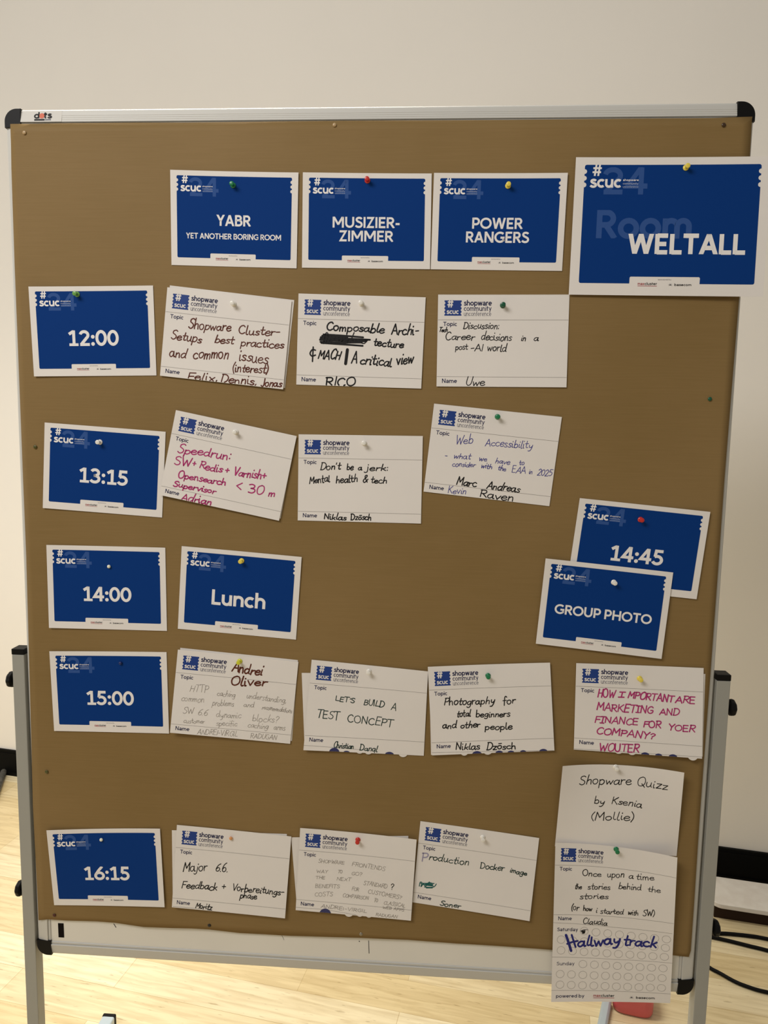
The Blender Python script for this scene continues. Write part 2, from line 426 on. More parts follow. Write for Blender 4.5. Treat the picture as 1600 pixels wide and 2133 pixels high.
# sans letters as centre lines: baseline 0, x-height 7.1, capitals 10; advance first
SANS = {
 '0': (7.0, [O4(3.5, 5, 2.55, 4.1)]), '1': (6.6, [ST(3.7, 0, 9.9), [(.9, 7.5), (3.9, 9.6)], [(.9, .75), (6.3, .75)]]),
 '2': (6.9, [el(3.25, 6.9, 2.3, 2.2, 168, -28) + [(4.2, 4.5), (1.3, .9)], [(.7, .85), (6.4, .85)]]),
 '3': (6.7, [el(3.1, 7.15, 2.15, 1.95, 155, -90) + [(2.4, 5.2)], [(2.4, 5.2)] + el(3.0, 3.05, 2.55, 2.15, 90, -158)]),
 '4': (7.2, [[(5.0, 10.2), (.9, 3.1), (6.9, 3.1)], ST(4.95, 0, 9.9)]), '5': (6.7, [[(5.9, 9.1), (2.0, 9.1), (1.6, 5.4)] , el(2.95, 3.3, 2.55, 2.45, 128, -155)]),
 '6': (7.0, [O4(3.55, 3.2, 2.55, 2.3), [(5.5, 10.0), (3.2, 7.2), (1.5, 4.6), (1.05, 3.2)]]),
 ':': (2.9, [('dot', 1.45, 1.25, 1.2), ('dot', 1.45, 5.8, 1.2)]), '-': (4.2, [[(.5, 3.8), (3.7, 3.8)]]), ' ': (2.6, []),
 '#': (7.8, [[(2.1, 0), (3.2, 10)], [(5.0, 0), (6.1, 10)], [(.7, 6.8), (7.7, 6.8)], [(.2, 3.3), (7.2, 3.3)]]),
 'A': (8.2, [[(1.0, 0), (4.1, 10)], [(7.2, 0), (4.1, 10)], [(2.0, 3.1), (6.2, 3.1)]]),
 'B': (7.1, [ST(1.35), [(1.35, 9.15), (3.6, 9.15)] + el(3.6, 7.3, 1.95, 1.85, 90, -90) + [(1.35, 5.4)], [(1.35, 5.4), (3.9, 5.4)] + el(3.9, 3.12, 2.2, 2.27, 90, -90) + [(1.35, .85)]]),
 'E': (6.4, [ST(1.35), [(1.35, 9.15), (5.9, 9.15)], [(1.35, 5.0), (5.3, 5.0)], [(1.35, .85), (5.9, .85)]]),
 'G': (8.8, [el(4.85, 5, 3.9, 4.15, 47, 318) + [(7.75, 2.2)], [(7.75, 1.4), (7.75, 4.5)], [(8.6, 4.6), (5.2, 4.6)]]),
 'H': (8.4, [ST(1.35), ST(7.05), [(1.35, 5), (7.05, 5)]]), 'I': (2.7, [ST(1.35)]), 'L': (5.9, [ST(1.35), [(1.35, .85), (5.7, .85)]]),
 'M': (10.2, [ST(1.35), ST(8.85), [(1.6, 9.8), (5.1, 2.9)], [(8.6, 9.8), (5.1, 2.9)]]), 'N': (8.5, [ST(1.35), ST(7.15), [(1.5, 9.8), (7.0, .2)]]),
 'O': (9.5, [O4(4.75, 5, 3.85, 4.15)]), 'P': (6.9, [ST(1.35), [(1.35, 9.15), (3.7, 9.15)] + el(3.7, 6.6, 2.2, 2.55, 90, -90) + [(1.35, 4.05)]]),
 'R': (7.2, [ST(1.35), [(1.35, 9.15), (3.6, 9.15)] + el(3.6, 6.95, 2.1, 2.2, 90, -90) + [(1.35, 4.75)], [(3.5, 4.7), (6.4, 0)]]),
 'S': (6.5, [smooth([(5.5, 8.1), (4.8, 8.9), (3.4, 9.2), (1.9, 8.7), (1.45, 7.3), (2.3, 6.0), (3.8, 5.2), (5.2, 4.2), (5.6, 2.7), (4.8, 1.25), (3.2, .8), (1.7, 1.15), (.7, 2.1)], 3)]),
 'T': (7.2, [[(.3, 9.15), (6.9, 9.15)], ST(3.6)]), 'U': (8.3, [[(1.3, 10), (1.3, 4)] + el(4.15, 4, 2.85, 3.15, 180, 360) + [(7.0, 10)]]),
 'W': (11.6, [[(1.2, 10), (3.3, 0)], [(3.3, 0), (5.8, 10)], [(5.8, 10), (8.3, 0)], [(8.3, 0), (10.4, 10)]]),
 'Y': (7.4, [[(1.0, 10), (3.7, 4.6)], [(6.4, 10), (3.7, 4.6)], ST(3.7, 0, 5)]), 'Z': (6.9, [[(.6, 9.15), (5.5, 9.15), (1.4, .85), (6.3, .85)]]),
 'a': (6.3, [[(5.1, 0)] + el(3.15, 4.45, 1.95, 1.95, 0, 158), O4(3.0, 2.05, 1.95, 1.35)]), 'b': (6.9, [ST(1.2, 0, 10.3), O4(3.6, 3.5, 2.4, 2.75)]),
 'c': (5.7, [el(3.35, 3.55, 2.4, 2.75, 48, 312)]), 'd': (6.9, [ST(5.7, 0, 10.3), O4(3.3, 3.5, 2.4, 2.75)]), 'e': (6.6, [el(3.4, 3.55, 2.4, 2.75, 2, 318), [(1.1, 3.55), (5.8, 3.55)]]),
 'f': (4.2, [ST(1.8, 0, 8) + el(3.5, 8.0, 1.7, 1.7, 180, 80)[1:], [(.3, 6.4), (3.9, 6.4)]]), 'h': (6.6, [ST(1.2, 0, 10.3), el(3.35, 4.1, 2.1, 2.2, 180, 0) + [(5.45, 0)]]),
 'i': (2.4, [ST(1.2, 0, 7.1), ('dot', 1.2, 9.2, 1.05)]), 'l': (2.4, [ST(1.2, 0, 10.3)]), 'm': (9.8, [ST(1.2, 0, 7.1), el(3.05, 4.3, 1.85, 2.0, 180, 0) + [(4.9, 0)], el(6.75, 4.3, 1.85, 2.0, 180, 0) + [(8.6, 0)]]),
 'n': (6.6, [ST(1.2, 0, 7.1), el(3.35, 4.1, 2.1, 2.2, 180, 0) + [(5.45, 0)]]), 'o': (6.9, [O4(3.45, 3.55, 2.5, 2.75)]), 'p': (6.9, [ST(1.2, -2.8, 7.1), O4(3.6, 3.55, 2.4, 2.75)]),
 'r': (4.5, [ST(1.2, 0, 7.1), el(3.5, 4.1, 2.3, 2.25, 180, 72)]), 's': (5.3, [smooth([(4.5, 5.6), (3.8, 6.2), (2.7, 6.4), (1.6, 6.0), (1.3, 5.1), (1.9, 4.3), (3.0, 3.7), (4.2, 3.0), (4.6, 1.9), (3.9, 1.0), (2.7, .7), (1.5, 1.0), (.6, 1.7)], 3)]),
 't': (4.5, [[(1.9, 9.2), (1.9, 2.2)] + el(3.2, 2.1, 1.3, 1.4, 180, 275), [(.3, 6.4), (4.1, 6.4)]]), 'u': (6.6, [[(1.15, 7.1), (1.15, 3)] + el(3.2, 2.95, 2.05, 2.2, 180, 360), ST(5.4, 0, 7.1)]),
 'w': (8.9, [[(.9, 7.1), (2.6, 0)], [(2.6, 0), (4.45, 7.1)], [(4.45, 7.1), (6.3, 0)], [(6.3, 0), (8.0, 7.1)]]), 'x': (6.2, [[(.9, 7.1), (5.3, 0)], [(5.3, 7.1), (.9, 0)]]),
 'y': (6.2, [[(.9, 7.1), (3.2, .9)], [(5.3, 7.1), (2.0, -2.8)]]),
}
EXTEND = set('ANWYMwxy')
def clip_y(poly, lo, hi):
    for s, lim in ((1, lo), (-1, hi)):
        out = []
        for (ax, ay), (bx, by) in zip(poly, poly[1:] + poly[:1]):
            ia, ib = s * (ay - lim) >= -1e-9, s * (by - lim) >= -1e-9
            if ia: out.append((ax, ay))
            if ia != ib:
                t = (lim - ay) / (by - ay); out.append((ax + (bx - ax) * t, lim))
        poly = out
        if len(poly) < 3: return []
    return poly
def stroke_polys(pts, wx, wy):
    """a flat-ended line of given half widths as quads with mitred corners (wx, wy let letters be condensed without thinning)"""
    q = [pts[0]]
    for p in pts[1:]:
        if math.hypot(p[0] - q[-1][0], p[1] - q[-1][1]) > 1e-4: q.append(p)
    closed = len(q) > 3 and math.hypot(q[0][0] - q[-1][0], q[0][1] - q[-1][1]) < 1e-3
    if closed: q = q[:-1]
    n = len(q)
    L, R_ = [], []
    for i, p in enumerate(q):
        a = q[i - 1] if (i > 0 or closed) else None
        b = q[(i + 1) % n] if (i < n - 1 or closed) else None
        d1 = Vector((p[0] - a[0], p[1] - a[1])).normalized() if a else None
        d2 = Vector((b[0] - p[0], b[1] - p[1])).normalized() if b else None
        d = (d1 + d2).normalized() if (a and b and (d1 + d2).length > 1e-4) else (d1 or d2)
        k = 1 / max(.4, d.dot(d1)) if a and b else 1
        L.append((p[0] - d.y * wx * k, p[1] + d.x * wy * k)); R_.append((p[0] + d.y * wx * k, p[1] - d.x * wy * k))
    idx = [(i, (i + 1) % n) for i in range(n if closed else n - 1)]
    return [[L[i], L[j], R_[j], R_[i]] for i, j in idx]
def lettering(add, s, x0, base, width, cap, bold=1.9, shear=0.0, lower=False, mi=0):
    """flat millimetres: x right, y down; cap = height of capitals (of x-height letters when lower); bold = stroke in tenths of the capital height"""
    adv = [SANS[c][0] for c in s]
    sx = width / (sum(adv) - .8)
    sy = cap / (7.1 if lower else 10.0)
    w = bold * sy / 2
    x = -.4
    for c, a in zip(s, adv):
        for st in SANS[c][1]:
            if st[0] == 'dot':
                _, cx, cy, r = st
                r = r * bold / 1.9
                polys = [[(cx + r * sy / sx * math.cos(k * math.pi / 9), cy + r * math.sin(k * math.pi / 9)) for k in range(18)]]
            else:
                p = st
                if c in EXTEND and len(p) == 2 and abs(p[0][0] - p[1][0]) > .3 and abs(p[0][1] - p[1][1]) > .3:
                    (ax, ay), (bx, by) = p
                    k0, k1 = .12, .12
                    if c in 'M' or (c == 'Y'): k1 = .02
                    p = [(ax - (bx - ax) * k0, ay - (by - ay) * k0), (bx + (bx - ax) * k1, by + (by - ay) * k1)]
                polys = stroke_polys(p, w / sx, w / sy)
                if c in EXTEND or c in 'R4126#':
                    lo = -2.8 if c == 'y' else 0
                    hi = 7.1 if c in 'wxy' else 10
                    polys = [clip_y(q, lo, hi) for q in polys]
            for q in polys:
                if len(q) > 2:
                    add([(x0 + (x + px) * sx + shear * py * sy, base - py * sy) for px, py in q], [tuple(range(len(q)))], mi)
        x += a

# single-stroke hand: baseline 0, x-height 6, capitals 10
HAND = {
 'a': (6.3, "5 5 3 6 1 4.5 .6 2 2 .2 4 1.5 5 5;5 6 5 2 5.5 .2 6.3 .6"), 'b': (6, "1.2 10 1 5 1 0;1 4 3 6 5 4.5 5 1.5 3 0 1 1"),
 'c': (5.6, "5 5 3.5 6 1.5 5 .6 3 1.5 .6 3.5 0 5.4 1"), 'd': (6.4, "5 5 3 6 1 4.5 .6 2 2 0 4 1 5 3;5.6 10 5.2 5 5.1 1 6 .1"),
 'e': (5.8, ".8 3 4 3.4 5 4.7 3.5 6 1.5 5 .6 2.5 2 .2 4 .3 5.5 1.5"), 'f': (4.7, "5 9 4 10 2.8 9 2.3 5 2 -2;.5 5.4 4.6 5.7"),
 'g': (6, "5 5 3 6 1 4.5 .8 2 2.3 .5 4.3 2 5 5.4;5 6 5 0 4 -3.4 2 -4 .7 -2.8"), 'h': (6, "1.2 10 1 5 1 0;1 3.3 2.5 5.6 4.3 5.4 4.7 3 5 0"),
 'i': (2.7, "1 6 1 2 1.4 .1 2.2 .4;1.2 8.2 1.3 8.7"), 'j': (3.2, "2 6 2 0 1.5 -3 0 -4 -1 -3;2.1 8.2 2.2 8.7"), 'k': (5.4, "1.2 10 1 5 1 0;4.6 5.6 1.2 2.6;2 3.2 5 0"),
 'l': (2.9, "1.4 10 1 5 1 1.5 1.8 0 2.8 .5"), 'm': (7.8, "1 6 1 0;1 3.5 2.3 5.7 3.5 5.2 3.7 0;3.7 3.5 5 5.7 6.4 5.2 6.7 0"), 'n': (5.8, "1 6 1 0;1 3.5 2.6 5.7 4.2 5.2 4.7 0"),
 'o': (6, "3 6 1 5 .6 2.5 2 0 4 .3 5.2 3 4.3 5.5 2.8 6"), 'p': (6, "1 6 1 1 .8 -4;1 4.5 3 6 5 4.7 5 2 3 0 1 1"), 'q': (6, "5 5 3 6 1 4.5 .8 2 2.3 .3 5 3;5 6 5 -4"),
 'r': (4.6, "1 6 1 0;1 3 2.3 5.4 4.4 5.7"), 's': (4.9, "4.4 5.2 3 6 1.2 5 2 3.5 3.8 2.5 4.2 1 2.5 0 .6 .8"), 't': (4.6, "2.1 9 2 2 2.7 .1 4.3 .6;.3 6 4.4 6.3"),
 'u': (6.2, "1 6 1 2 2.3 0 4 1 4.8 3;4.8 6 4.8 1.5 5.8 .1"), 'v': (5.6, ".7 6 2.8 0 5.2 6"), 'w': (7.5, ".7 6 2 0 3.7 5 5.2 0 7 6"), 'x': (5.8, "1 6 5 0;5.2 6 .8 0"),
 'y': (5.8, "1 6 1.3 3 2.8 1.8 4.5 3.5;5.1 6 4.5 0 3 -3.6 1 -3.8"), 'z': (5.4, ".8 6 4.8 6 .8 0 5 .2"), 'ö': (6, "3 6 1 5 .6 2.5 2 0 4 .3 5.2 3 4.3 5.5 2.8 6;1.4 8.4 4.6 8.6"),
 'A': (7.4, ".5 0 4 10 7 0;1.8 3.4 6 3.4"), 'B': (6.4, "1 10 1 0;1 10 4.5 9.5 5 7.5 3.5 5.6 1 5.2;1 5.2 4.5 5 5.8 2.8 4 .3 1 0"), 'C': (7, "6 8.5 4.5 10 2 8.8 .7 5 1.8 1.2 4.2 0 6.5 1.5"),
 'D': (7.2, "1 10 1 0;.3 9.8 4 9.6 6.4 6.5 6 2.5 3.5 .2 .5 0"), 'E': (6.3, "5.5 10 1 10 1 0 5.6 .2;1 5.2 5 5.4"), 'F': (6, "6 10.2 1 10 1 0;1 5.2 5 5.5"),
 'G': (7.2, "6 8.5 4.5 10 2 8.8 .7 5 1.8 1.2 4.2 0 6.2 1.8 6.2 4.4 4 4.4"), 'H': (7.2, "1 10 1 0;6.2 10 6 0;1 5 6 5.2"), 'I': (2.4, "1.2 10 1.1 0"), 'Î': (4.4, ".3 10 4.2 10;2.2 10 2.1 0;.2 0 4 0"),
 'J': (5, "4 10 4 2 2.5 0 .6 1"), 'K': (6.7, "1 10 1 0;6 10 1.3 4.6;2.3 5.4 6.3 0"), 'L': (5.8, "1.2 10 1 0 5.5 .2"), 'M': (8.4, ".8 0 1.4 10 4 3.5 6.9 10 7.5 0"), 'N': (7.2, "1 0 1.1 10 6 0 6.2 10"),
 'O': (7.8, "4 10 1.5 8.5 .6 5 1.8 1 4.3 0 6.6 2 7 5.5 5.8 9 3.8 10"), 'P': (6.3, "1.2 10 1 0;.4 9.7 4.5 9.8 5.8 7.5 4.2 5 1 4.7"), 'Q': (7.8, "4 10 1.5 8.5 .6 5 1.8 1 4.3 0 6.6 2 7 5.5 5.8 9 3.8 10;4.5 2.5 7.6 -1"),
 'R': (6.6, "1.2 10 1 0;.4 9.7 4.5 9.8 5.6 7.5 4.2 5.2 1.2 4.9;2.5 4.9 6.2 0"), 'S': (6.2, "5.6 8.9 4 10 1.6 9 1.5 6.6 4 5 5.4 3.2 4.6 .7 2.5 0 .6 1.3"), 'T': (6.9, "3.5 10 3.4 0;.2 9.9 6.8 10.2"),
 'U': (7.1, "1 10 1 3 3 0 5.2 1 6 4 6.1 10"), 'V': (6.8, ".5 10 3.4 0 6.4 10"), 'W': (9.2, ".5 10 2.6 0 4.6 7 6.6 0 8.8 10"), 'X': (6.5, "1 10 6 0;6 10 .8 0"), 'Y': (6.4, ".5 10 3.3 5.2 6 10;3.3 5.2 3 0"), 'Z': (6.5, "1 10 6 10 .8 0 6.2 0"),
 '0': (6.6, "3.5 10 1.4 8.5 .8 5 1.7 1 3.6 0 5.4 2 5.9 5.5 5 9 3.3 10"), '2': (6.2, "1 8 3 10 5.2 8.5 4.6 5.5 .8 0;.8 0 6 .3"), '3': (6, "1 9.4 3 10 5 8.5 4.3 6 2.4 5.3 5 4.5 5.5 2 3.5 0 .8 .8"),
 '5': (6, "5.5 10 1.6 10;1.6 10 1.1 5.8 3.6 6.2 5.5 4 4.5 .8 2.5 0 .7 .8"), '6': (5.9, "5 10 2.5 8 .9 4 1.3 1 3.3 0 5.2 1.8 4.7 4.2 2.8 4.8 1.1 3"),
 ':': (2.6, "1.2 5 1.3 5.5;1.1 .6 1.2 1.1"), '.': (2.4, "1.1 .2 1.3 .6"), ',': (2.4, "1.4 .9 .6 -1.6"), "'": (2, "1.2 10 .7 7.6"), '-': (5, "1 4.2 4.2 4.5"), '+': (6.4, "1 3.8 5.6 3.9;3.3 6.2 3.2 1.4"),
 '<': (6, "5.2 8 .8 4.4 5.4 1"), '?': (5.6, ".8 8 2.5 10 4.8 8.5 4 6 2.7 4.6 2.6 3;2.5 .5 2.6 1"), '(': (3.4, "3.2 11 1.4 7 1.2 3 2.8 -1.5"), ')': (3.4, ".4 11 2.2 7 2.2 3 .6 -1.5"),
 '&': (6.8, "6.2 .2 2 6.8 2.2 9.4 3.8 9.6 4 7.6 1 3.2 1.4 .6 3.4 0 6.2 4.2"), ' ': (4.5, ""),
}
ANGULAR = set("AEFHIKLMNTVWXYZÎvwxz<kL'-+i")
def ribbon(add, pts, w, mi=0, vmax=None):
    """a pen line of width w with round ends"""
    if vmax is not None and pts:
        fine = []
        for p0, p1 in zip(pts, pts[1:]):
            k = max(1, int(math.hypot(p1[0] - p0[0], p1[1] - p0[1]) / .5)) if max(p0[1], p1[1]) > vmax else 1
            fine += [(p0[0] + (p1[0] - p0[0]) * i / k, p0[1] + (p1[1] - p0[1]) * i / k) for i in range(k)]
        fine.append(pts[-1])
        run = []
        for p in fine:
            if p[1] <= vmax: run.append(p)
            else:
                if len(run) > 1: ribbon(add, run, w, mi)
                run = []
        if len(run) > 1: ribbon(add, run, w, mi)
        return
    q = [pts[0]] if pts else []
    for p in pts[1:]:
        if math.hypot(p[0] - q[-1][0], p[1] - q[-1][1]) > 1e-3: q.append(p)
    if len(q) < 2: return
    r = w / 2
    L, Rr = [], []
    for i, p in enumerate(q):
        a, b = q[max(i - 1, 0)], q[min(i + 1, len(q) - 1)]
        if 0 < i < len(q) - 1:
            d1 = Vector((p[0] - a[0], p[1] - a[1])).normalized(); d2 = Vector((b[0] - p[0], b[1] - p[1])).normalized()
            if d1.dot(d2) < .2:         # sharp turn: end this run and start another
                ribbon(add, q[:i + 1], w, mi); ribbon(add, q[i:], w, mi)
                return
            d = (d1 + d2).normalized(); s = r / max(.5, d.dot(d1))
        else:
            d = Vector((b[0] - a[0], b[1] - a[1])).normalized(); s = r
        L.append((p[0] - d.y * s, p[1] + d.x * s)); Rr.append((p[0] + d.y * s, p[1] - d.x * s))
    n = len(q)
    add(L + Rr, [(i, i + 1, n + i + 1, n + i) for i in range(n - 1)], mi)
    for c in (q[0], q[-1]):
        add([(c[0] + r * math.cos(k * math.pi / 5), c[1] + r * math.sin(k * math.pi / 5)) for k in range(10)], [tuple(range(10))], mi)
def handwrite(add, text, u0, v0, u1, v1, cap, pen, slant, vmax, mi=0):
    rnd = random.Random(text + str(u0))
    tot = sum(HAND[c][0] for c in text)
    dx, dy = u1 - u0, v1 - v0
    L = math.hypot(dx, dy); ux, uy = dx / L, dy / L
    sx = L / tot; sy = cap / 10
    x = 0
    for c in text:
        w, st = HAND[c]
        js, jy, jr = 1 + rnd.uniform(-.13, .13), rnd.uniform(-.07, .07) * cap, rnd.uniform(-.10, .12)
        for s in filter(None, st.split(';')):
            n = [float(t) for t in s.split()]
            p = [(n[i], n[i + 1]) for i in range(0, len(n), 2)]
            if c not in ANGULAR: p = smooth(p)
            q = []
            for gx, gy in p:
                if c.islower(): gy = gy * .84 if gy <= 6 else 5.04 + (gy - 6) * 1.24
                yy = gy * sy * js + jy
                xx = (x + gx) * sx + (slant + jr) * yy
                q.append((u0 + ux * xx + uy * yy, v0 + uy * xx - ux * yy))
            ribbon(add, q, pen * rnd.uniform(.76, .96), mi, vmax)
        x += w

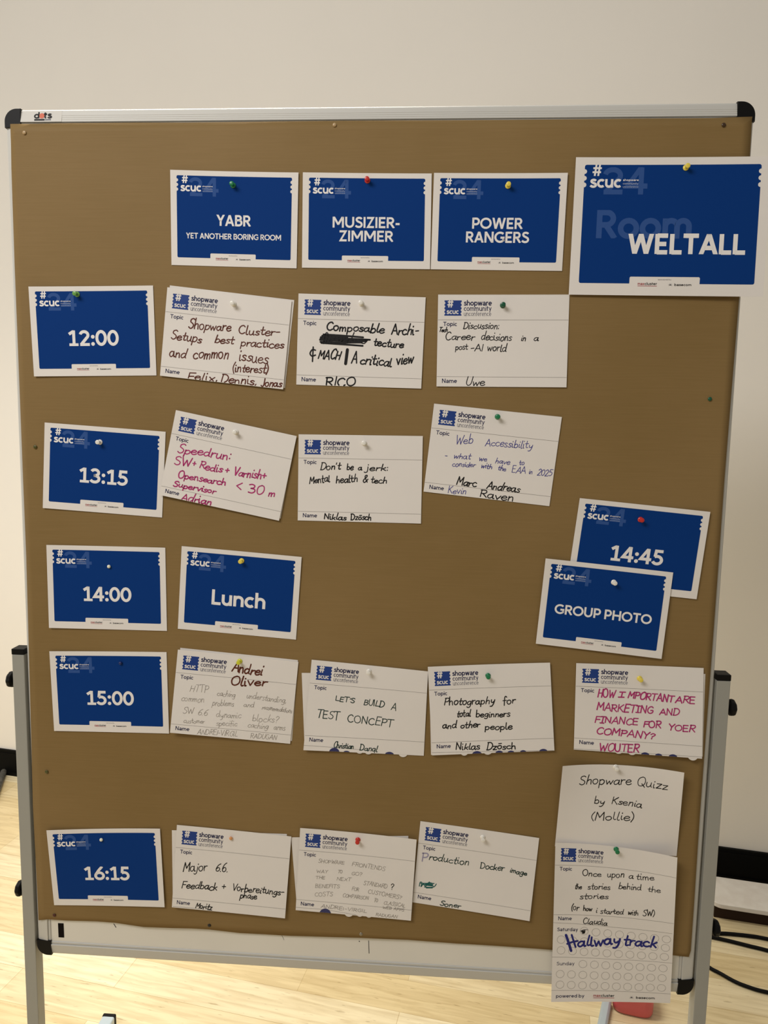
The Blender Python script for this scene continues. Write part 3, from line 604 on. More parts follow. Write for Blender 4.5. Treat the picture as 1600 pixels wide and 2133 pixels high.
# ------------------------------------------------------------------ measured cards, pins and paper outline (millimetres)
CARDS = {
    'yabr': {'kind': 'blue', 'w': 210, 'h': 148, 'c': [[-321.1, -5.1, 1830.8], [-110.9, -3.4, 1826.2], [-113.7, -2.3, 1676.8], [-322.3, -2.2, 1681.5]], 'arch': (1.5, 0.5)},
    'musi': {'kind': 'blue', 'w': 210, 'h': 148, 'c': [[-103.9, -3.1, 1826.6], [103.3, -2.4, 1824.2], [104.2, -2.6, 1676.1], [-104.8, -2.3, 1677.9]], 'arch': (1.1, 0.5)},
    'power': {'kind': 'blue', 'w': 210, 'h': 148, 'c': [[106.9, -3.1, 1824.9], [317.1, -4.3, 1823.7], [315.0, -2.4, 1674.3], [105.3, -2.6, 1676.1]], 'arch': (1.5, 0.5)},
    'welt': {'kind': 'blue', 'w': 297, 'h': 210, 'c': [[328.5, -5.7, 1846.5], [625.8, -8.0, 1845.6], [626.7, -10.6, 1634.4], [326.7, -5.2, 1637.0]], 'arch': (2.0, 0.5)},
    't1200': {'kind': 'blue', 'w': 210, 'h': 148, 'c': [[-565.8, -5.9, 1644.9], [-354.1, -2.2, 1648.4], [-351.0, -2.2, 1501.3], [-562.5, -4.5, 1496.9]], 'arch': (1.5, 0.5)},
    'cluster': {'kind': 'topic', 'w': 210, 'h': 148, 'c': [[-329.6, -3.0, 1645.5], [-121.3, -3.5, 1624.9], [-135.1, -5.2, 1481.0], [-344.2, -4.3, 1500.9]], 'arch': (1.1, 0.5), 'ink': [('brown', 0.15, [('Shopware', 40.5, 62.9, 113.1, 61.5, 16.2, 2.21), ('Cluster-', 125.1, 63.4, 196.4, 60.4, 14.7, 2.2), ('Setups', 12.4, 85.4, 65.5, 85.1, 14.7, 2.21), ('best', 86.6, 82.8, 119.8, 82.0, 14.7, 2.2), ('practices', 130.9, 83.4, 204.6, 79.7, 13.9, 2.2), ('and', 12.6, 114.4, 41.8, 112.7, 16.4, 2.2199999999999998), ('common', 52.9, 112.8, 113.5, 107.7, 19.5, 2.21), ('issues', 130.1, 107.8, 180.6, 107.7, 18.7, 2.2), ('(interest)', 120.9, 128.1, 182.9, 123.9, 14.8, 2.21), ('Felix,', 45.9, 149.3, 98.9, 147.0, 13.3, 2.2199999999999998), ('Dennis,', 102.9, 147.7, 165.3, 145.5, 14.1, 2.21), ('Jonas', 171.7, 146.4, 207.0, 145.2, 13.3, 2.2)])]},
    'clusterb': {'kind': 'blank', 'w': 210, 'h': 148, 'c': [[-325.8, -1.6, 1648.8], [-117.5, -1.6, 1626.4], [-132.7, -1.6, 1483.4], [-340.1, -1.6, 1505.0]], 'arch': (0.0, 0.0)},
    'compo': {'kind': 'topic', 'w': 210, 'h': 148, 'c': [[-110.3, -2.2, 1636.9], [98.2, -2.8, 1631.9], [94.3, -3.3, 1485.4], [-113.5, -2.2, 1489.3]], 'arch': (0.8, 0.5), 'ink': [('black', 0.15, [('Composable', 47.1, 57.2, 144.6, 59.4, 13.8, 2.55), ('Archi-', 155.9, 62.0, 201.2, 60.6, 16.0, 2.5300000000000002), ('tecture', 126.8, 80.4, 177.0, 82.9, 12.4, 2.54), ('MACH', 35.0, 103.8, 72.1, 105.5, 14.7, 2.57), ('A', 91.1, 110.1, 100.9, 109.8, 17.6, 2.56), ('critical', 105.4, 110.1, 158.9, 113.1, 15.4, 2.56), ('view', 166.3, 110.0, 194.6, 107.6, 16.9, 2.54), ('RICO', 48.5, 148.4, 100.1, 147.5, 14.1, 2.58)])], 'scribble': [('black', 3.0, [[(43.6, 64.7), (74.5, 65.6), (109.8, 67.4)], [(39.2, 69.2), (80.6, 70.1), (121.2, 71.0)], [(38.5, 71.4), (80.7, 72.7), (116.7, 71.9)], [(37.8, 73.6), (74.8, 73.9), (115.3, 73.7)], [(38.7, 76.9), (74.9, 77.0), (107.9, 75.8)], [(40.3, 78.6), (75.0, 79.8), (109.6, 81.2)], [(41.4, 66.9), (59.5, 67.8), (83.6, 68.8)], [(44.7, 75.6), (65.7, 73.5), (88.4, 75.7)]]), ('black', 1.8, [[(44.1, 79.7), (47.3, 63.1), (51.1, 64.0), (49.3, 76.9)], [(94.5, 60.2), (88.4, 75.7)], [(80.9, 77.7), (89.6, 69.8), (86.9, 77.2)], [(107.2, 76.6), (112.4, 77.1), (117.4, 71.1)]]), ('black', 2.4, [[(30.8, 90.7), (25.5, 90.1), (21.9, 96.1), (25.0, 100.4), (31.0, 98.7)], [(26.9, 85.7), (26.3, 109.2)]]), ('black', 5.11, [[(84.3, 88.3), (82.1, 111.1)]])]},
    'disc': {'kind': 'topic', 'w': 210, 'h': 148, 'c': [[118.3, -2.8, 1636.3], [328.5, -1.9, 1637.7], [330.0, -3.5, 1490.6], [119.3, -3.1, 1489.3]], 'arch': (0.8, 0.5), 'ink': [('black', 0.15, [('Discussion:', 41.2, 54.0, 99.7, 54.6, 11.2, 1.58), ('Tech', 2.1, 59.0, 16.5, 59.4, 6.7, 1.58), ('Career', 12.2, 72.1, 60.4, 72.6, 12.0, 1.58), ('decisions', 70.2, 72.6, 119.6, 73.2, 12.7, 1.58), ('in', 134.6, 73.1, 142.8, 73.5, 10.4, 1.56), ('a', 154.7, 73.8, 162.8, 73.8, 11.9, 1.56), ('post', 29.1, 88.5, 49.5, 88.4, 11.2, 1.58), ('-AI', 52.6, 90.6, 74.4, 89.8, 12.0, 1.58), ('world', 80.4, 89.7, 111.9, 90.7, 12.0, 1.58), ('Uwe', 46.2, 145.7, 78.7, 146.2, 12.9, 1.59)])]},
    't1315': {'kind': 'blue', 'w': 210, 'h': 148, 'c': [[-547.1, -3.8, 1419.6], [-336.8, -2.2, 1407.4], [-345.5, -2.3, 1260.7], [-555.7, -4.1, 1272.4]], 'arch': (1.3, 0.5)},
    'speed': {'kind': 'topic', 'w': 210, 'h': 148, 'c': [[-317.7, -4.5, 1444.1], [-112.1, -4.7, 1404.1], [-141.8, -5.1, 1260.6], [-347.5, -7.8, 1300.2]], 'arch': (1.5, 0.5), 'ink': [('magenta', 0.15, [('Speedrun:', 15.3, 69.6, 108.3, 63.4, 15.1, 2.3899999999999997), ('SW', 14.0, 91.9, 43.5, 88.8, 12.7, 2.3899999999999997), ('+', 44.8, 87.2, 52.0, 86.9, 12.7, 2.3899999999999997), ('Redis', 57.2, 88.3, 97.8, 87.6, 12.7, 2.3899999999999997), ('+', 101.8, 87.3, 110.0, 86.1, 12.7, 2.3899999999999997), ('Varnish+', 116.7, 88.4, 174.2, 83.3, 14.3, 2.3899999999999997), ('Opensearch', 24.5, 112.4, 108.4, 108.2, 12.0, 2.4), ('<', 125.3, 111.0, 136.6, 110.2, 14.4, 2.4), ('30', 146.9, 112.9, 175.4, 109.1, 14.4, 2.3899999999999997), ('m', 182.3, 110.9, 194.9, 108.9, 12.8, 2.3899999999999997), ('Supervisor', 19.5, 128.2, 94.1, 126.0, 10.4, 2.4), ('Adrian', 37.3, 148.2, 91.0, 147.2, 12.8, 2.4)])]},
    'speedb': {'kind': 'blank', 'w': 210, 'h': 148, 'c': [[-314.8, -3.0, 1438.4], [-114.2, -2.0, 1401.7], [-139.6, -2.0, 1263.9], [-344.2, -4.5, 1302.4]], 'arch': (0.0, 0.0)},
    'jerk': {'kind': 'topic', 'w': 210, 'h': 148, 'c': [[-109.2, -2.2, 1407.1], [98.8, -3.1, 1407.9], [99.0, -2.7, 1261.5], [-110.2, -2.4, 1261.6]], 'arch': (1.0, 0.5), 'ink': [('black', 0.15, [("Don't", 37.1, 60.3, 72.3, 58.8, 12.3, 2.0), ('be', 82.3, 59.4, 93.8, 59.2, 11.5, 1.9899999999999998), ('a', 101.4, 59.1, 108.3, 58.9, 10.7, 1.98), ('jerk:', 114.4, 59.6, 154.0, 58.8, 11.5, 1.98), ('Mental', 18.9, 83.7, 54.2, 79.9, 12.4, 2.0), ('health', 64.2, 81.3, 101.7, 79.0, 12.3, 1.9899999999999998), ('&', 109.4, 79.6, 118.5, 79.4, 11.5, 1.9899999999999998), ('tech', 123.2, 80.9, 151.3, 80.3, 11.5, 1.98), ('Niklas', 44.3, 144.6, 83.6, 145.1, 10.1, 2.0), ('Dzösch', 90.5, 145.0, 125.8, 144.0, 10.1, 2.0)])]},
    'web': {'kind': 'topic', 'w': 210, 'h': 148, 'c': [[116.1, -2.9, 1461.4], [324.9, -3.0, 1442.8], [310.9, -2.5, 1295.9], [102.1, -2.9, 1315.5]], 'arch': (1.3, 0.5), 'ink': [('blueink', 0.15, [('Web', 42.3, 62.1, 71.6, 59.7, 15.2, 1.27), ('Accessibility', 91.5, 60.2, 169.5, 56.4, 12.7, 1.26), ('-', 26.9, 86.7, 31.8, 87.1, 7.2, 1.27), ('what', 42.1, 86.3, 70.8, 85.5, 9.6, 1.27), ('we', 84.4, 85.6, 98.0, 86.1, 9.6, 1.27), ('have', 111.6, 86.5, 136.3, 86.6, 9.6, 1.26), ('to', 151.2, 85.3, 159.8, 84.6, 8.8, 1.26), ('consider', 41.9, 100.1, 80.3, 97.3, 8.8, 1.27), ('with', 89.1, 97.1, 108.3, 97.4, 8.8, 1.27), ('the', 117.1, 98.0, 131.4, 98.0, 8.8, 1.26), ('EAA', 140.4, 99.3, 164.0, 98.3, 10.4, 1.26), ('in', 168.8, 98.5, 175.1, 97.8, 8.0, 1.26), ('2025', 182.4, 99.4, 206.7, 97.9, 9.6, 1.25), ('Kevin', 39.8, 145.8, 71.0, 144.6, 11.3, 1.28)]), ('black', 0.15, [('Marc', 52.2, 128.9, 86.1, 130.6, 13.7, 2.07), ('Andreas', 102.9, 130.3, 158.2, 132.0, 13.7, 2.06), ('Raven', 92.8, 145.3, 150.6, 146.6, 12.9, 2.07)])]},
    't1400': {'kind': 'blue', 'w': 210, 'h': 148, 'c': [[-551.7, -4.0, 1207.8], [-340.9, -2.2, 1208.3], [-340.4, -2.2, 1061.0], [-551.7, -5.0, 1059.9]], 'arch': (1.5, 0.5)},
    'lunch': {'kind': 'blue', 'w': 210, 'h': 148, 'c': [[-311.8, -2.4, 1212.0], [-102.9, -3.6, 1199.0], [-112.4, -2.5, 1053.5], [-320.9, -2.2, 1065.6]], 'arch': (1.4, 0.5)},
    't1445': {'kind': 'blue', 'w': 210, 'h': 148, 'c': [[360.1, -2.5, 1310.5], [570.7, -5.0, 1292.9], [558.4, -4.1, 1146.7], [345.5, -1.7, 1163.2]], 'arch': (1.5, 0.5)},
    'group': {'kind': 'blue', 'w': 210, 'h': 148, 'c': [[308.1, -5.3, 1208.5], [517.4, -5.3, 1190.8], [506.5, -7.3, 1043.9], [297.7, -5.6, 1062.1]], 'arch': (1.5, 0.5)},
    't1500': {'kind': 'blue', 'w': 210, 'h': 148, 'c': [[-552.9, -4.5, 1017.3], [-341.8, -2.2, 1022.8], [-339.4, -3.0, 874.2], [-549.7, -3.6, 870.1]], 'arch': (1.5, 0.5)},
    'http': {'kind': 'topic', 'w': 210, 'h': 148, 'c': [[-320.4, -5.0, 1029.0], [-107.9, -3.0, 1014.0], [-121.9, -3.7, 865.4], [-334.5, -11.7, 879.8]], 'arch': (1.5, 0.5), 'ink': [('brown', 0.15, [('Andrei', 95.7, 29.6, 149.9, 30.3, 18.3, 2.81), ('Oliver', 95.6, 53.7, 159.6, 49.4, 16.0, 2.82)]), ('pencil', 0.15, [('HTTP', 26.6, 70.9, 59.6, 71.0, 12.0, 0.78), ('caching', 74.8, 74.3, 107.0, 74.3, 10.4, 0.78), ('understanding,', 125.8, 73.2, 195.9, 75.5, 11.2, 0.78), ('common', 13.4, 89.8, 54.2, 89.2, 12.0, 0.78), ('problems', 67.9, 92.7, 106.2, 90.5, 11.2, 0.78), ('and', 122.6, 89.7, 141.5, 89.3, 9.7, 0.78), ('recommendations', 154.9, 90.4, 207.7, 92.1, 8.9, 0.78), ('SW', 17.9, 112.0, 38.2, 110.9, 10.4, 0.78), ('6.6', 44.5, 111.1, 61.9, 111.8, 10.4, 0.78), ('dynamic', 76.9, 112.8, 120.7, 110.1, 11.3, 0.78), ('blocks?', 139.8, 113.1, 186.1, 112.4, 12.9, 0.78), ('customer', 21.3, 128.6, 58.5, 125.9, 8.8, 0.78), ('specific', 78.3, 128.0, 115.0, 125.3, 9.7, 0.78), ('caching', 133.1, 125.1, 169.3, 125.5, 9.7, 0.78), ('arms', 178.7, 124.6, 199.1, 124.1, 11.4, 0.78), ('ANDREI-VIRGIL', 47.0, 145.6, 117.6, 143.8, 8.9, 0.78), ('RADUGAN', 139.6, 144.0, 185.9, 142.7, 8.1, 0.78)])]},
    'httpb': {'kind': 'blank', 'w': 210, 'h': 148, 'c': [[-317.2, -1.6, 1031.3], [-109.0, -1.6, 1016.9], [-119.1, -1.6, 869.8], [-333.3, -1.6, 879.4]], 'arch': (0.0, 0.0)},
    'test': {'kind': 'topic', 'w': 210, 'h': 158, 'c': [[-84.7, -3.0, 1019.0], [117.1, -4.0, 1006.1], [113.2, -2.4, 853.7], [-97.5, -8.2, 856.9]], 'arch': (1.0, 0.5), 'ink': [('darkgreen', 0.05, [("LET'S", 48.0, 67.1, 83.1, 69.9, 9.2, 1.7), ('BUILD', 98.6, 71.0, 135.9, 72.8, 10.1, 1.7), ('A', 147.6, 75.9, 157.0, 77.5, 12.7, 1.69), ('TEST', 16.7, 99.9, 58.5, 101.2, 15.3, 1.69), ('CONCEPT', 71.7, 103.4, 153.4, 108.2, 13.2, 1.69), ('Christian', 51.6, 150.6, 87.5, 152.0, 10.1, 1.67), ('Dangl', 97.5, 153.1, 128.8, 155.5, 10.3, 1.67)])], 'lines': [[(0.4, 149.4), (72.3, 151.1), (122.7, 153.9)]], 'dots': [('navy', 54.0, 160.6, 9.4), ('navy', 75.5, 164.4, 8.8), ('navy', 150.3, 164.1, 10.3), ('white', 98.2, 152.5, 7.6), ('white', 113.5, 153.0, 7.6), ('white', 174.0, 154.4, 8.3)]},
    'testb': {'kind': 'blank', 'w': 210, 'h': 148, 'c': [[-102.3, -1.6, 994.2], [100.0, -1.6, 1000.5], [107.8, -1.6, 858.2], [-96.6, -1.6, 860.0]], 'arch': (0.0, 0.0)},
    'photo': {'kind': 'topic', 'w': 210, 'h': 154, 'c': [[116.4, -5.5, 1014.7], [322.9, -5.2, 1029.8], [336.6, -6.9, 875.3], [127.5, -8.7, 858.0]], 'arch': (2.1, 0.5), 'ink': [('black', 0.15, [('Photography', 24.1, 67.7, 111.8, 68.9, 13.3, 2.02), ('for', 125.7, 69.4, 148.0, 68.5, 12.5, 2.0), ('total', 45.7, 88.2, 69.7, 89.2, 11.7, 2.02), ('beginners', 78.2, 90.3, 137.6, 91.7, 11.0, 2.0100000000000002), ('and', 19.8, 108.3, 44.7, 107.8, 11.8, 2.02), ('other', 50.9, 108.1, 85.1, 108.6, 11.0, 2.02), ('people', 92.6, 112.9, 140.4, 113.8, 11.8, 2.0100000000000002), ('Niklas', 40.6, 145.4, 83.2, 147.2, 11.8, 2.02), ('Dzösch', 94.0, 147.6, 144.9, 148.0, 11.8, 2.0100000000000002)])], 'lines': [[(-0.1, 149.2), (209.0, 153.5)]], 'dots': [('navy', 77.6, 159.6, 10.1), ('navy', 115.8, 158.7, 8.5), ('navy', 135.9, 158.7, 7.7), ('navy', 156.7, 157.9, 6.9), ('navy', 191.1, 159.2, 9.2), ('white', 96.3, 148.5, 8.5), ('white', 55.9, 150.0, 7.0)]},
    'photob': {'kind': 'blank', 'w': 210, 'h': 148, 'c': [[118.9, -4.6, 1008.4], [319.5, -1.6, 1024.6], [333.4, -1.6, 875.6], [125.7, -4.6, 856.9]], 'arch': (0.0, 0.0)},
    'how': {'kind': 'topic', 'w': 210, 'h': 153, 'c': [[367.2, -3.0, 1029.9], [577.6, -3.7, 1029.6], [581.7, -12.6, 875.0], [370.1, -3.0, 877.0]], 'arch': (1.2, 0.5), 'ink': [('magenta', 0.15, [('HOW', 36.3, 57.8, 65.8, 57.2, 13.4, 2.3899999999999997), ('Î', 71.3, 56.1, 81.7, 55.9, 9.2, 2.38), ('MPORTANT', 86.4, 57.0, 162.1, 60.4, 11.6, 2.37), ('ARE', 164.4, 60.2, 197.1, 60.8, 10.6, 2.34), ('MARKETÎNG', 35.3, 80.6, 129.6, 81.1, 12.6, 2.3899999999999997), ('AND', 139.0, 82.2, 171.9, 81.8, 10.7, 2.35), ('FÎNANCE', 32.7, 101.8, 104.9, 103.3, 11.0, 2.3899999999999997), ('FOR', 112.9, 106.1, 142.7, 105.9, 10.8, 2.3600000000000003), ('YOER', 153.7, 108.4, 198.0, 108.7, 10.7, 2.34), ('COMPANY?', 35.6, 122.0, 132.9, 125.5, 11.0, 2.3899999999999997), ('WOUTER', 41.2, 151.4, 107.6, 149.8, 12.7, 2.3899999999999997)])], 'lines': [[(0.4, 151.4), (210.3, 150.2)]], 'dots': [('navy', 118.0, 158.2, 9.1), ('navy', 139.9, 157.4, 7.8), ('navy', 163.2, 158.3, 9.3), ('white', 74.4, 147.3, 7.9), ('white', 96.5, 147.8, 7.9), ('white', 195.3, 148.9, 8.5)]},
    'howb': {'kind': 'blank', 'w': 210, 'h': 148, 'c': [[370.7, -1.6, 1020.6], [581.5, -2.4, 1019.0], [587.0, -1.6, 873.8], [373.2, -1.6, 879.4]], 'arch': (0.0, 0.0)},
    'quiz': {'kind': 'note', 'w': 210, 'h': 148, 'c': [[349.6, -18.0, 853.4], [551.3, -20.0, 852.4], [554.4, -2.2, 692.2], [345.8, -2.2, 698.9]], 'arch': (16.0, 0.0), 'ink': [('black', 0.15, [('Shopware', 32.5, 34.6, 125.6, 33.3, 15.2, 1.7899999999999998), ('Quizz', 133.3, 33.4, 186.5, 33.1, 14.5, 1.6800000000000002), ('by', 61.6, 67.6, 80.8, 68.4, 11.8, 1.75), ('Ksenia', 92.4, 65.5, 145.4, 69.9, 12.4, 1.72), ('(Mollie)', 57.3, 96.2, 134.5, 92.6, 13.5, 1.73)])]},
    'once': {'kind': 'long', 'w': 210, 'h': 297, 'c': [[344.9, -10.5, 709.9], [547.4, -25.1, 703.5], [558.5, -6.8, 418.7], [350.8, -8.0, 407.5]], 'arch': (11.0, 2.0), 'ink': [('black', 0.15, [('Once', 49.5, 58.3, 84.0, 58.6, 10.8, 1.61), ('upon', 93.5, 58.6, 123.9, 56.0, 12.6, 1.58), ('a', 130.9, 57.1, 139.4, 56.5, 12.8, 1.54), ('time', 143.2, 56.7, 174.8, 52.8, 12.0, 1.53), ('the', 36.4, 84.1, 49.4, 84.2, 10.0, 1.61), ('stories', 59.8, 83.7, 100.3, 81.6, 10.9, 1.6), ('behind', 113.6, 78.9, 153.6, 75.8, 11.1, 1.56), ('the', 163.5, 76.8, 185.9, 75.2, 10.4, 1.52), ('stories', 45.8, 101.9, 97.6, 98.9, 10.9, 1.61), ('(or', 30.9, 123.2, 45.5, 123.4, 12.6, 1.6199999999999999), ('how', 52.7, 123.9, 68.8, 124.0, 9.3, 1.6), ('i', 75.2, 125.9, 78.4, 126.1, 9.3, 1.59), ('started', 83.2, 127.2, 124.2, 126.4, 10.2, 1.59), ('with', 131.1, 125.7, 149.7, 125.2, 9.5, 1.55), ('SW)', 156.6, 124.3, 177.8, 122.9, 11.4, 1.53), ('Claudia', 52.5, 148.0, 96.4, 149.4, 11.0, 1.6)]), ('navy', 0.15, [('allway', 43.9, 192.0, 120.1, 184.4, 19.0, 3.8600000000000003), ('track', 124.8, 184.1, 182.1, 184.8, 19.5, 3.75)])], 'scribble': [('navy', 4.8, [[(23.5, 170.1), (28.4, 184.0), (33.3, 199.6)]]), ('navy', 3.52, [[(33.7, 169.6), (37.2, 180.5), (41.2, 192.4)], [(26.0, 186.5), (34.8, 183.1), (44.7, 180.8)]]), ('black', 3.2, [[(52.0, 163.0), (56.8, 161.8)], [(53.7, 165.8), (56.1, 164.9)]]), ('black', 0.96, [[(48.8, 162.5), (55.2, 159.5), (62.4, 159.6)]])], 'rings': [(56.0, 162.0), (77.0, 163.5), (97.7, 164.7), (118.3, 165.5), (138.7, 166.0), (158.9, 166.2), (178.8, 166.0), (198.5, 165.5), (15.0, 178.5), (35.8, 180.3), (56.6, 181.7), (77.2, 182.8), (97.7, 183.6), (118.1, 184.1), (138.2, 184.3), (158.2, 184.2), (178.0, 183.8), (197.5, 183.1), (15.3, 198.7), (35.9, 200.1), (56.5, 201.3), (76.9, 202.1), (97.2, 202.7), (117.4, 203.1), (137.4, 203.1), (157.3, 202.9), (176.9, 202.4), (196.4, 201.6), (55.1, 224.7), (75.5, 225.5), (95.7, 226.1), (115.9, 226.4), (135.9, 226.4), (155.7, 226.3), (175.4, 225.8), (194.9, 225.2), (14.8, 243.6), (35.1, 244.6), (55.4, 245.4), (75.5, 246.0), (95.6, 246.4), (115.6, 246.6), (135.4, 246.6), (155.1, 246.3), (174.7, 245.9), (194.1, 245.2), (15.0, 263.8), (35.2, 264.7), (55.3, 265.5), (75.4, 266.0), (95.4, 266.4), (115.3, 266.6), (135.1, 266.7), (154.8, 266.5), (174.4, 266.2), (193.8, 265.7)], 'lines': [[(-0.5, 146.6), (109.1, 152.3), (212.5, 152.7)], [(-0.6, 211.2), (110.6, 214.0), (210.4, 212.8)], [(-0.1, 274.6), (210.0, 277.2)]]},
    't1615': {'kind': 'blue', 'w': 210, 'h': 148, 'c': [[-569.4, -6.3, 681.6], [-358.8, -3.7, 694.6], [-352.0, -6.1, 544.6], [-561.2, -4.0, 534.5]], 'arch': (2.8, 1.0)},
    'major': {'kind': 'topic', 'w': 210, 'h': 149, 'c': [[-327.6, -3.4, 703.3], [-119.3, -3.7, 692.6], [-129.4, -8.7, 538.5], [-337.0, -9.9, 548.2]], 'arch': (1.1, 0.5), 'ink': [('black', 0.15, [('Major', 15.6, 81.9, 61.1, 76.2, 17.4, 1.86), ('6.6.', 75.1, 76.9, 99.1, 75.6, 14.4, 1.86), ('Feedback', 15.1, 111.7, 81.3, 110.9, 12.9, 1.8699999999999999), ('+', 88.9, 108.2, 97.5, 107.8, 13.7, 1.86), ('Vorbereitungs-', 108.4, 108.3, 205.2, 106.8, 12.9, 1.86), ('phase', 124.0, 119.8, 155.8, 119.6, 11.4, 1.86), ('Moritz', 43.2, 146.2, 74.4, 146.8, 9.9, 1.8699999999999999)])], 'lines': [[(1.8, 147.3), (58.8, 146.7)]]},
    'majorb': {'kind': 'blank', 'w': 210, 'h': 148, 'c': [[-337.7, -1.6, 691.6], [-127.7, -1.6, 695.7], [-132.3, -1.6, 539.3], [-338.2, -1.6, 543.9]], 'arch': (0.0, 0.0)},
    'front': {'kind': 'topic', 'w': 210, 'h': 152, 'c': [[-103.1, -5.2, 710.4], [104.2, -7.4, 701.1], [97.5, -8.5, 548.0], [-110.1, -8.4, 555.5]], 'arch': (3.0, 0.5), 'ink': [('pencil', 0.15, [('SHOPWARE', 35.7, 60.9, 83.9, 59.9, 6.4, 0.79), ('FRONTENDS', 96.6, 61.1, 157.5, 64.5, 7.2, 0.79), ('WAY', 33.6, 79.6, 54.2, 78.6, 5.6, 0.79), ('TO', 72.3, 77.0, 80.9, 76.7, 5.6, 0.79), ('GO?', 96.8, 77.9, 116.6, 78.4, 6.4, 0.79), ('THE', 32.7, 90.9, 50.1, 90.2, 5.6, 0.79), ('NEXT', 70.7, 90.0, 97.6, 89.6, 5.6, 0.79), ('STANDARD', 119.9, 93.4, 163.4, 96.1, 7.2, 0.79), ('BENEFITS', 32.8, 107.0, 77.9, 104.6, 6.4, 0.79), ('FOR', 99.3, 105.9, 112.8, 106.2, 6.4, 0.79), ('CUSTOMERS?', 128.8, 108.6, 190.6, 114.3, 7.2, 0.79), ('COSTS', 33.0, 123.2, 66.1, 120.2, 7.3, 0.79), ('COMPARISON', 83.6, 120.2, 131.1, 120.5, 6.4, 0.79), ('TO', 140.8, 123.6, 147.9, 123.7, 6.5, 0.79), ('CLASSICAL', 158.3, 125.9, 197.8, 128.3, 6.5, 0.79), ('WEB APPS', 157.2, 134.1, 196.7, 135.8, 4.9, 0.79), ('ANDREI-VIRGIL', 45.2, 143.1, 129.5, 145.0, 6.1, 0.79), ('RADUGAN', 145.5, 149.2, 185.0, 149.6, 5.2, 0.79)]), ('black', 0.15, [('?', 168.7, 97.5, 175.6, 96.8, 11.6, 1.5699999999999998)])], 'lines': [[(0.0, 146.6), (56.6, 146.2), (110.8, 150.9)]], 'dots': [('navy', 54.4, 155.0, 10.8), ('white', 97.1, 147.3, 8.7), ('white', 117.0, 147.8, 6.3), ('white', 133.6, 147.9, 6.3)]},
    'frontb': {'kind': 'blank', 'w': 210, 'h': 148, 'c': [[-119.8, -1.8, 689.8], [89.4, -1.8, 703.9], [89.8, -1.8, 549.8], [-108.6, -1.8, 551.0]], 'arch': (0.0, 0.0)},
    'docker': {'kind': 'topic', 'w': 210, 'h': 151, 'c': [[110.2, -2.2, 732.9], [318.0, -3.0, 713.0], [306.6, -8.4, 560.2], [99.3, -2.5, 579.3]], 'arch': (0.9, 0.5), 'ink': [('violet', 0.1, [('P', 8.2, 73.4, 20.3, 72.5, 16.0, 2.65)]), ('darkgreen', 0.15, [('roduction', 20.9, 67.2, 93.3, 68.3, 12.8, 1.7100000000000002), ('Docker', 112.9, 70.1, 156.0, 68.8, 11.8, 1.69), ('image', 165.2, 68.9, 196.1, 70.3, 9.4, 1.6800000000000002), ('Soner', 48.6, 148.8, 86.9, 148.2, 9.7, 1.72)])], 'scribble': [('teal', 1.55, [[(9.5, 119.2), (10.4, 111.7), (13.5, 112.1), (12.7, 119.5), (16.8, 113.2), (20.4, 118.3), (25.1, 110.3), (33.8, 110.5)], [(10.5, 113.4), (35.3, 110.0)], [(13.9, 115.3), (32.6, 114.0)], [(19.0, 119.4), (34.4, 116.9), (39.3, 110.5)], [(22.2, 120.5), (33.0, 118.8)], [(26.5, 108.4), (24.1, 115.3)], [(20.0, 113.5), (33.2, 112.3)], [(20.2, 115.6), (34.2, 115.0)]])]},
}
PINS = [
    ('yabr', 'green', -217.9, -2.7, 1806.7),
    ('musi', 'red', 0.6, -1.7, 1813.7),
    ('power', 'yellow', 224.5, -2.2, 1804.7),
    ('welt', 'yellow', 497.5, -5.3, 1829.9),
    ('t1200', 'lightgreen', -483.2, -3.1, 1633.0),
    ('cluster', 'white', -218.3, -2.4, 1619.3),
    ('compo', 'white', -6.8, -1.7, 1621.5),
    ('disc', 'darkgreen', 222.8, -1.7, 1620.0),
    ('t1315', 'white', -451.5, -1.9, 1387.9),
    ('speed', 'white', -215.3, -3.4, 1409.0),
    ('jerk', 'white', 1.2, -1.7, 1394.5),
    ('web', 'green', 220.5, -1.7, 1441.5),
    ('t1400', 'ball', -440.7, -2.0, 1172.9),
    ('lunch', 'yellow', -207.1, -1.7, 1189.4),
    ('t1445', 'red', 460.0, -2.3, 1277.3),
    ('group', 'white', 421.7, -4.2, 1171.5),
    ('t1500', 'navyball', -424.4, -1.8, 1000.6),
    ('http', 'lime', -211.1, -2.8, 1011.9),
    ('test', 'white', 15.1, -2.7, 1002.4),
    ('photo', 'green', 219.3, -3.8, 1003.1),
    ('how', 'yellow', 473.3, -3.0, 1007.7),
    ('quiz', 'white', 441.9, -3.0, 849.7),
    ('once', 'green', 449.4, -7.1, 702.8),
    ('t1615', 'ball', -467.9, -2.5, 668.2),
    ('major', 'orange', -228.5, -3.1, 684.3),
    ('front', 'red', 0.2, -3.8, 693.8),
    ('docker', 'white', 220.0, -2.0, 709.3),
    ('paper', 'brown', 552.2, -0.9, 1894.2),
    ('paper', 'kraft', -565.1, -0.9, 1891.0),
    ('paper', 'kraft', -53.3, -0.9, 1899.0),
    ('paper', 'darkgreen', 558.9, -0.9, 1475.3),
    ('paper', 'olive', -566.4, -0.9, 1377.5),
    ('paper', 'olive', -567.2, -0.9, 791.5),
    ('paper', 'maroon', -562.6, -0.9, 512.9),
    ('paper', 'black', -270.5, -0.9, 511.2),
    ('paper', 'steel', 8.0, -0.9, 511.9),
]
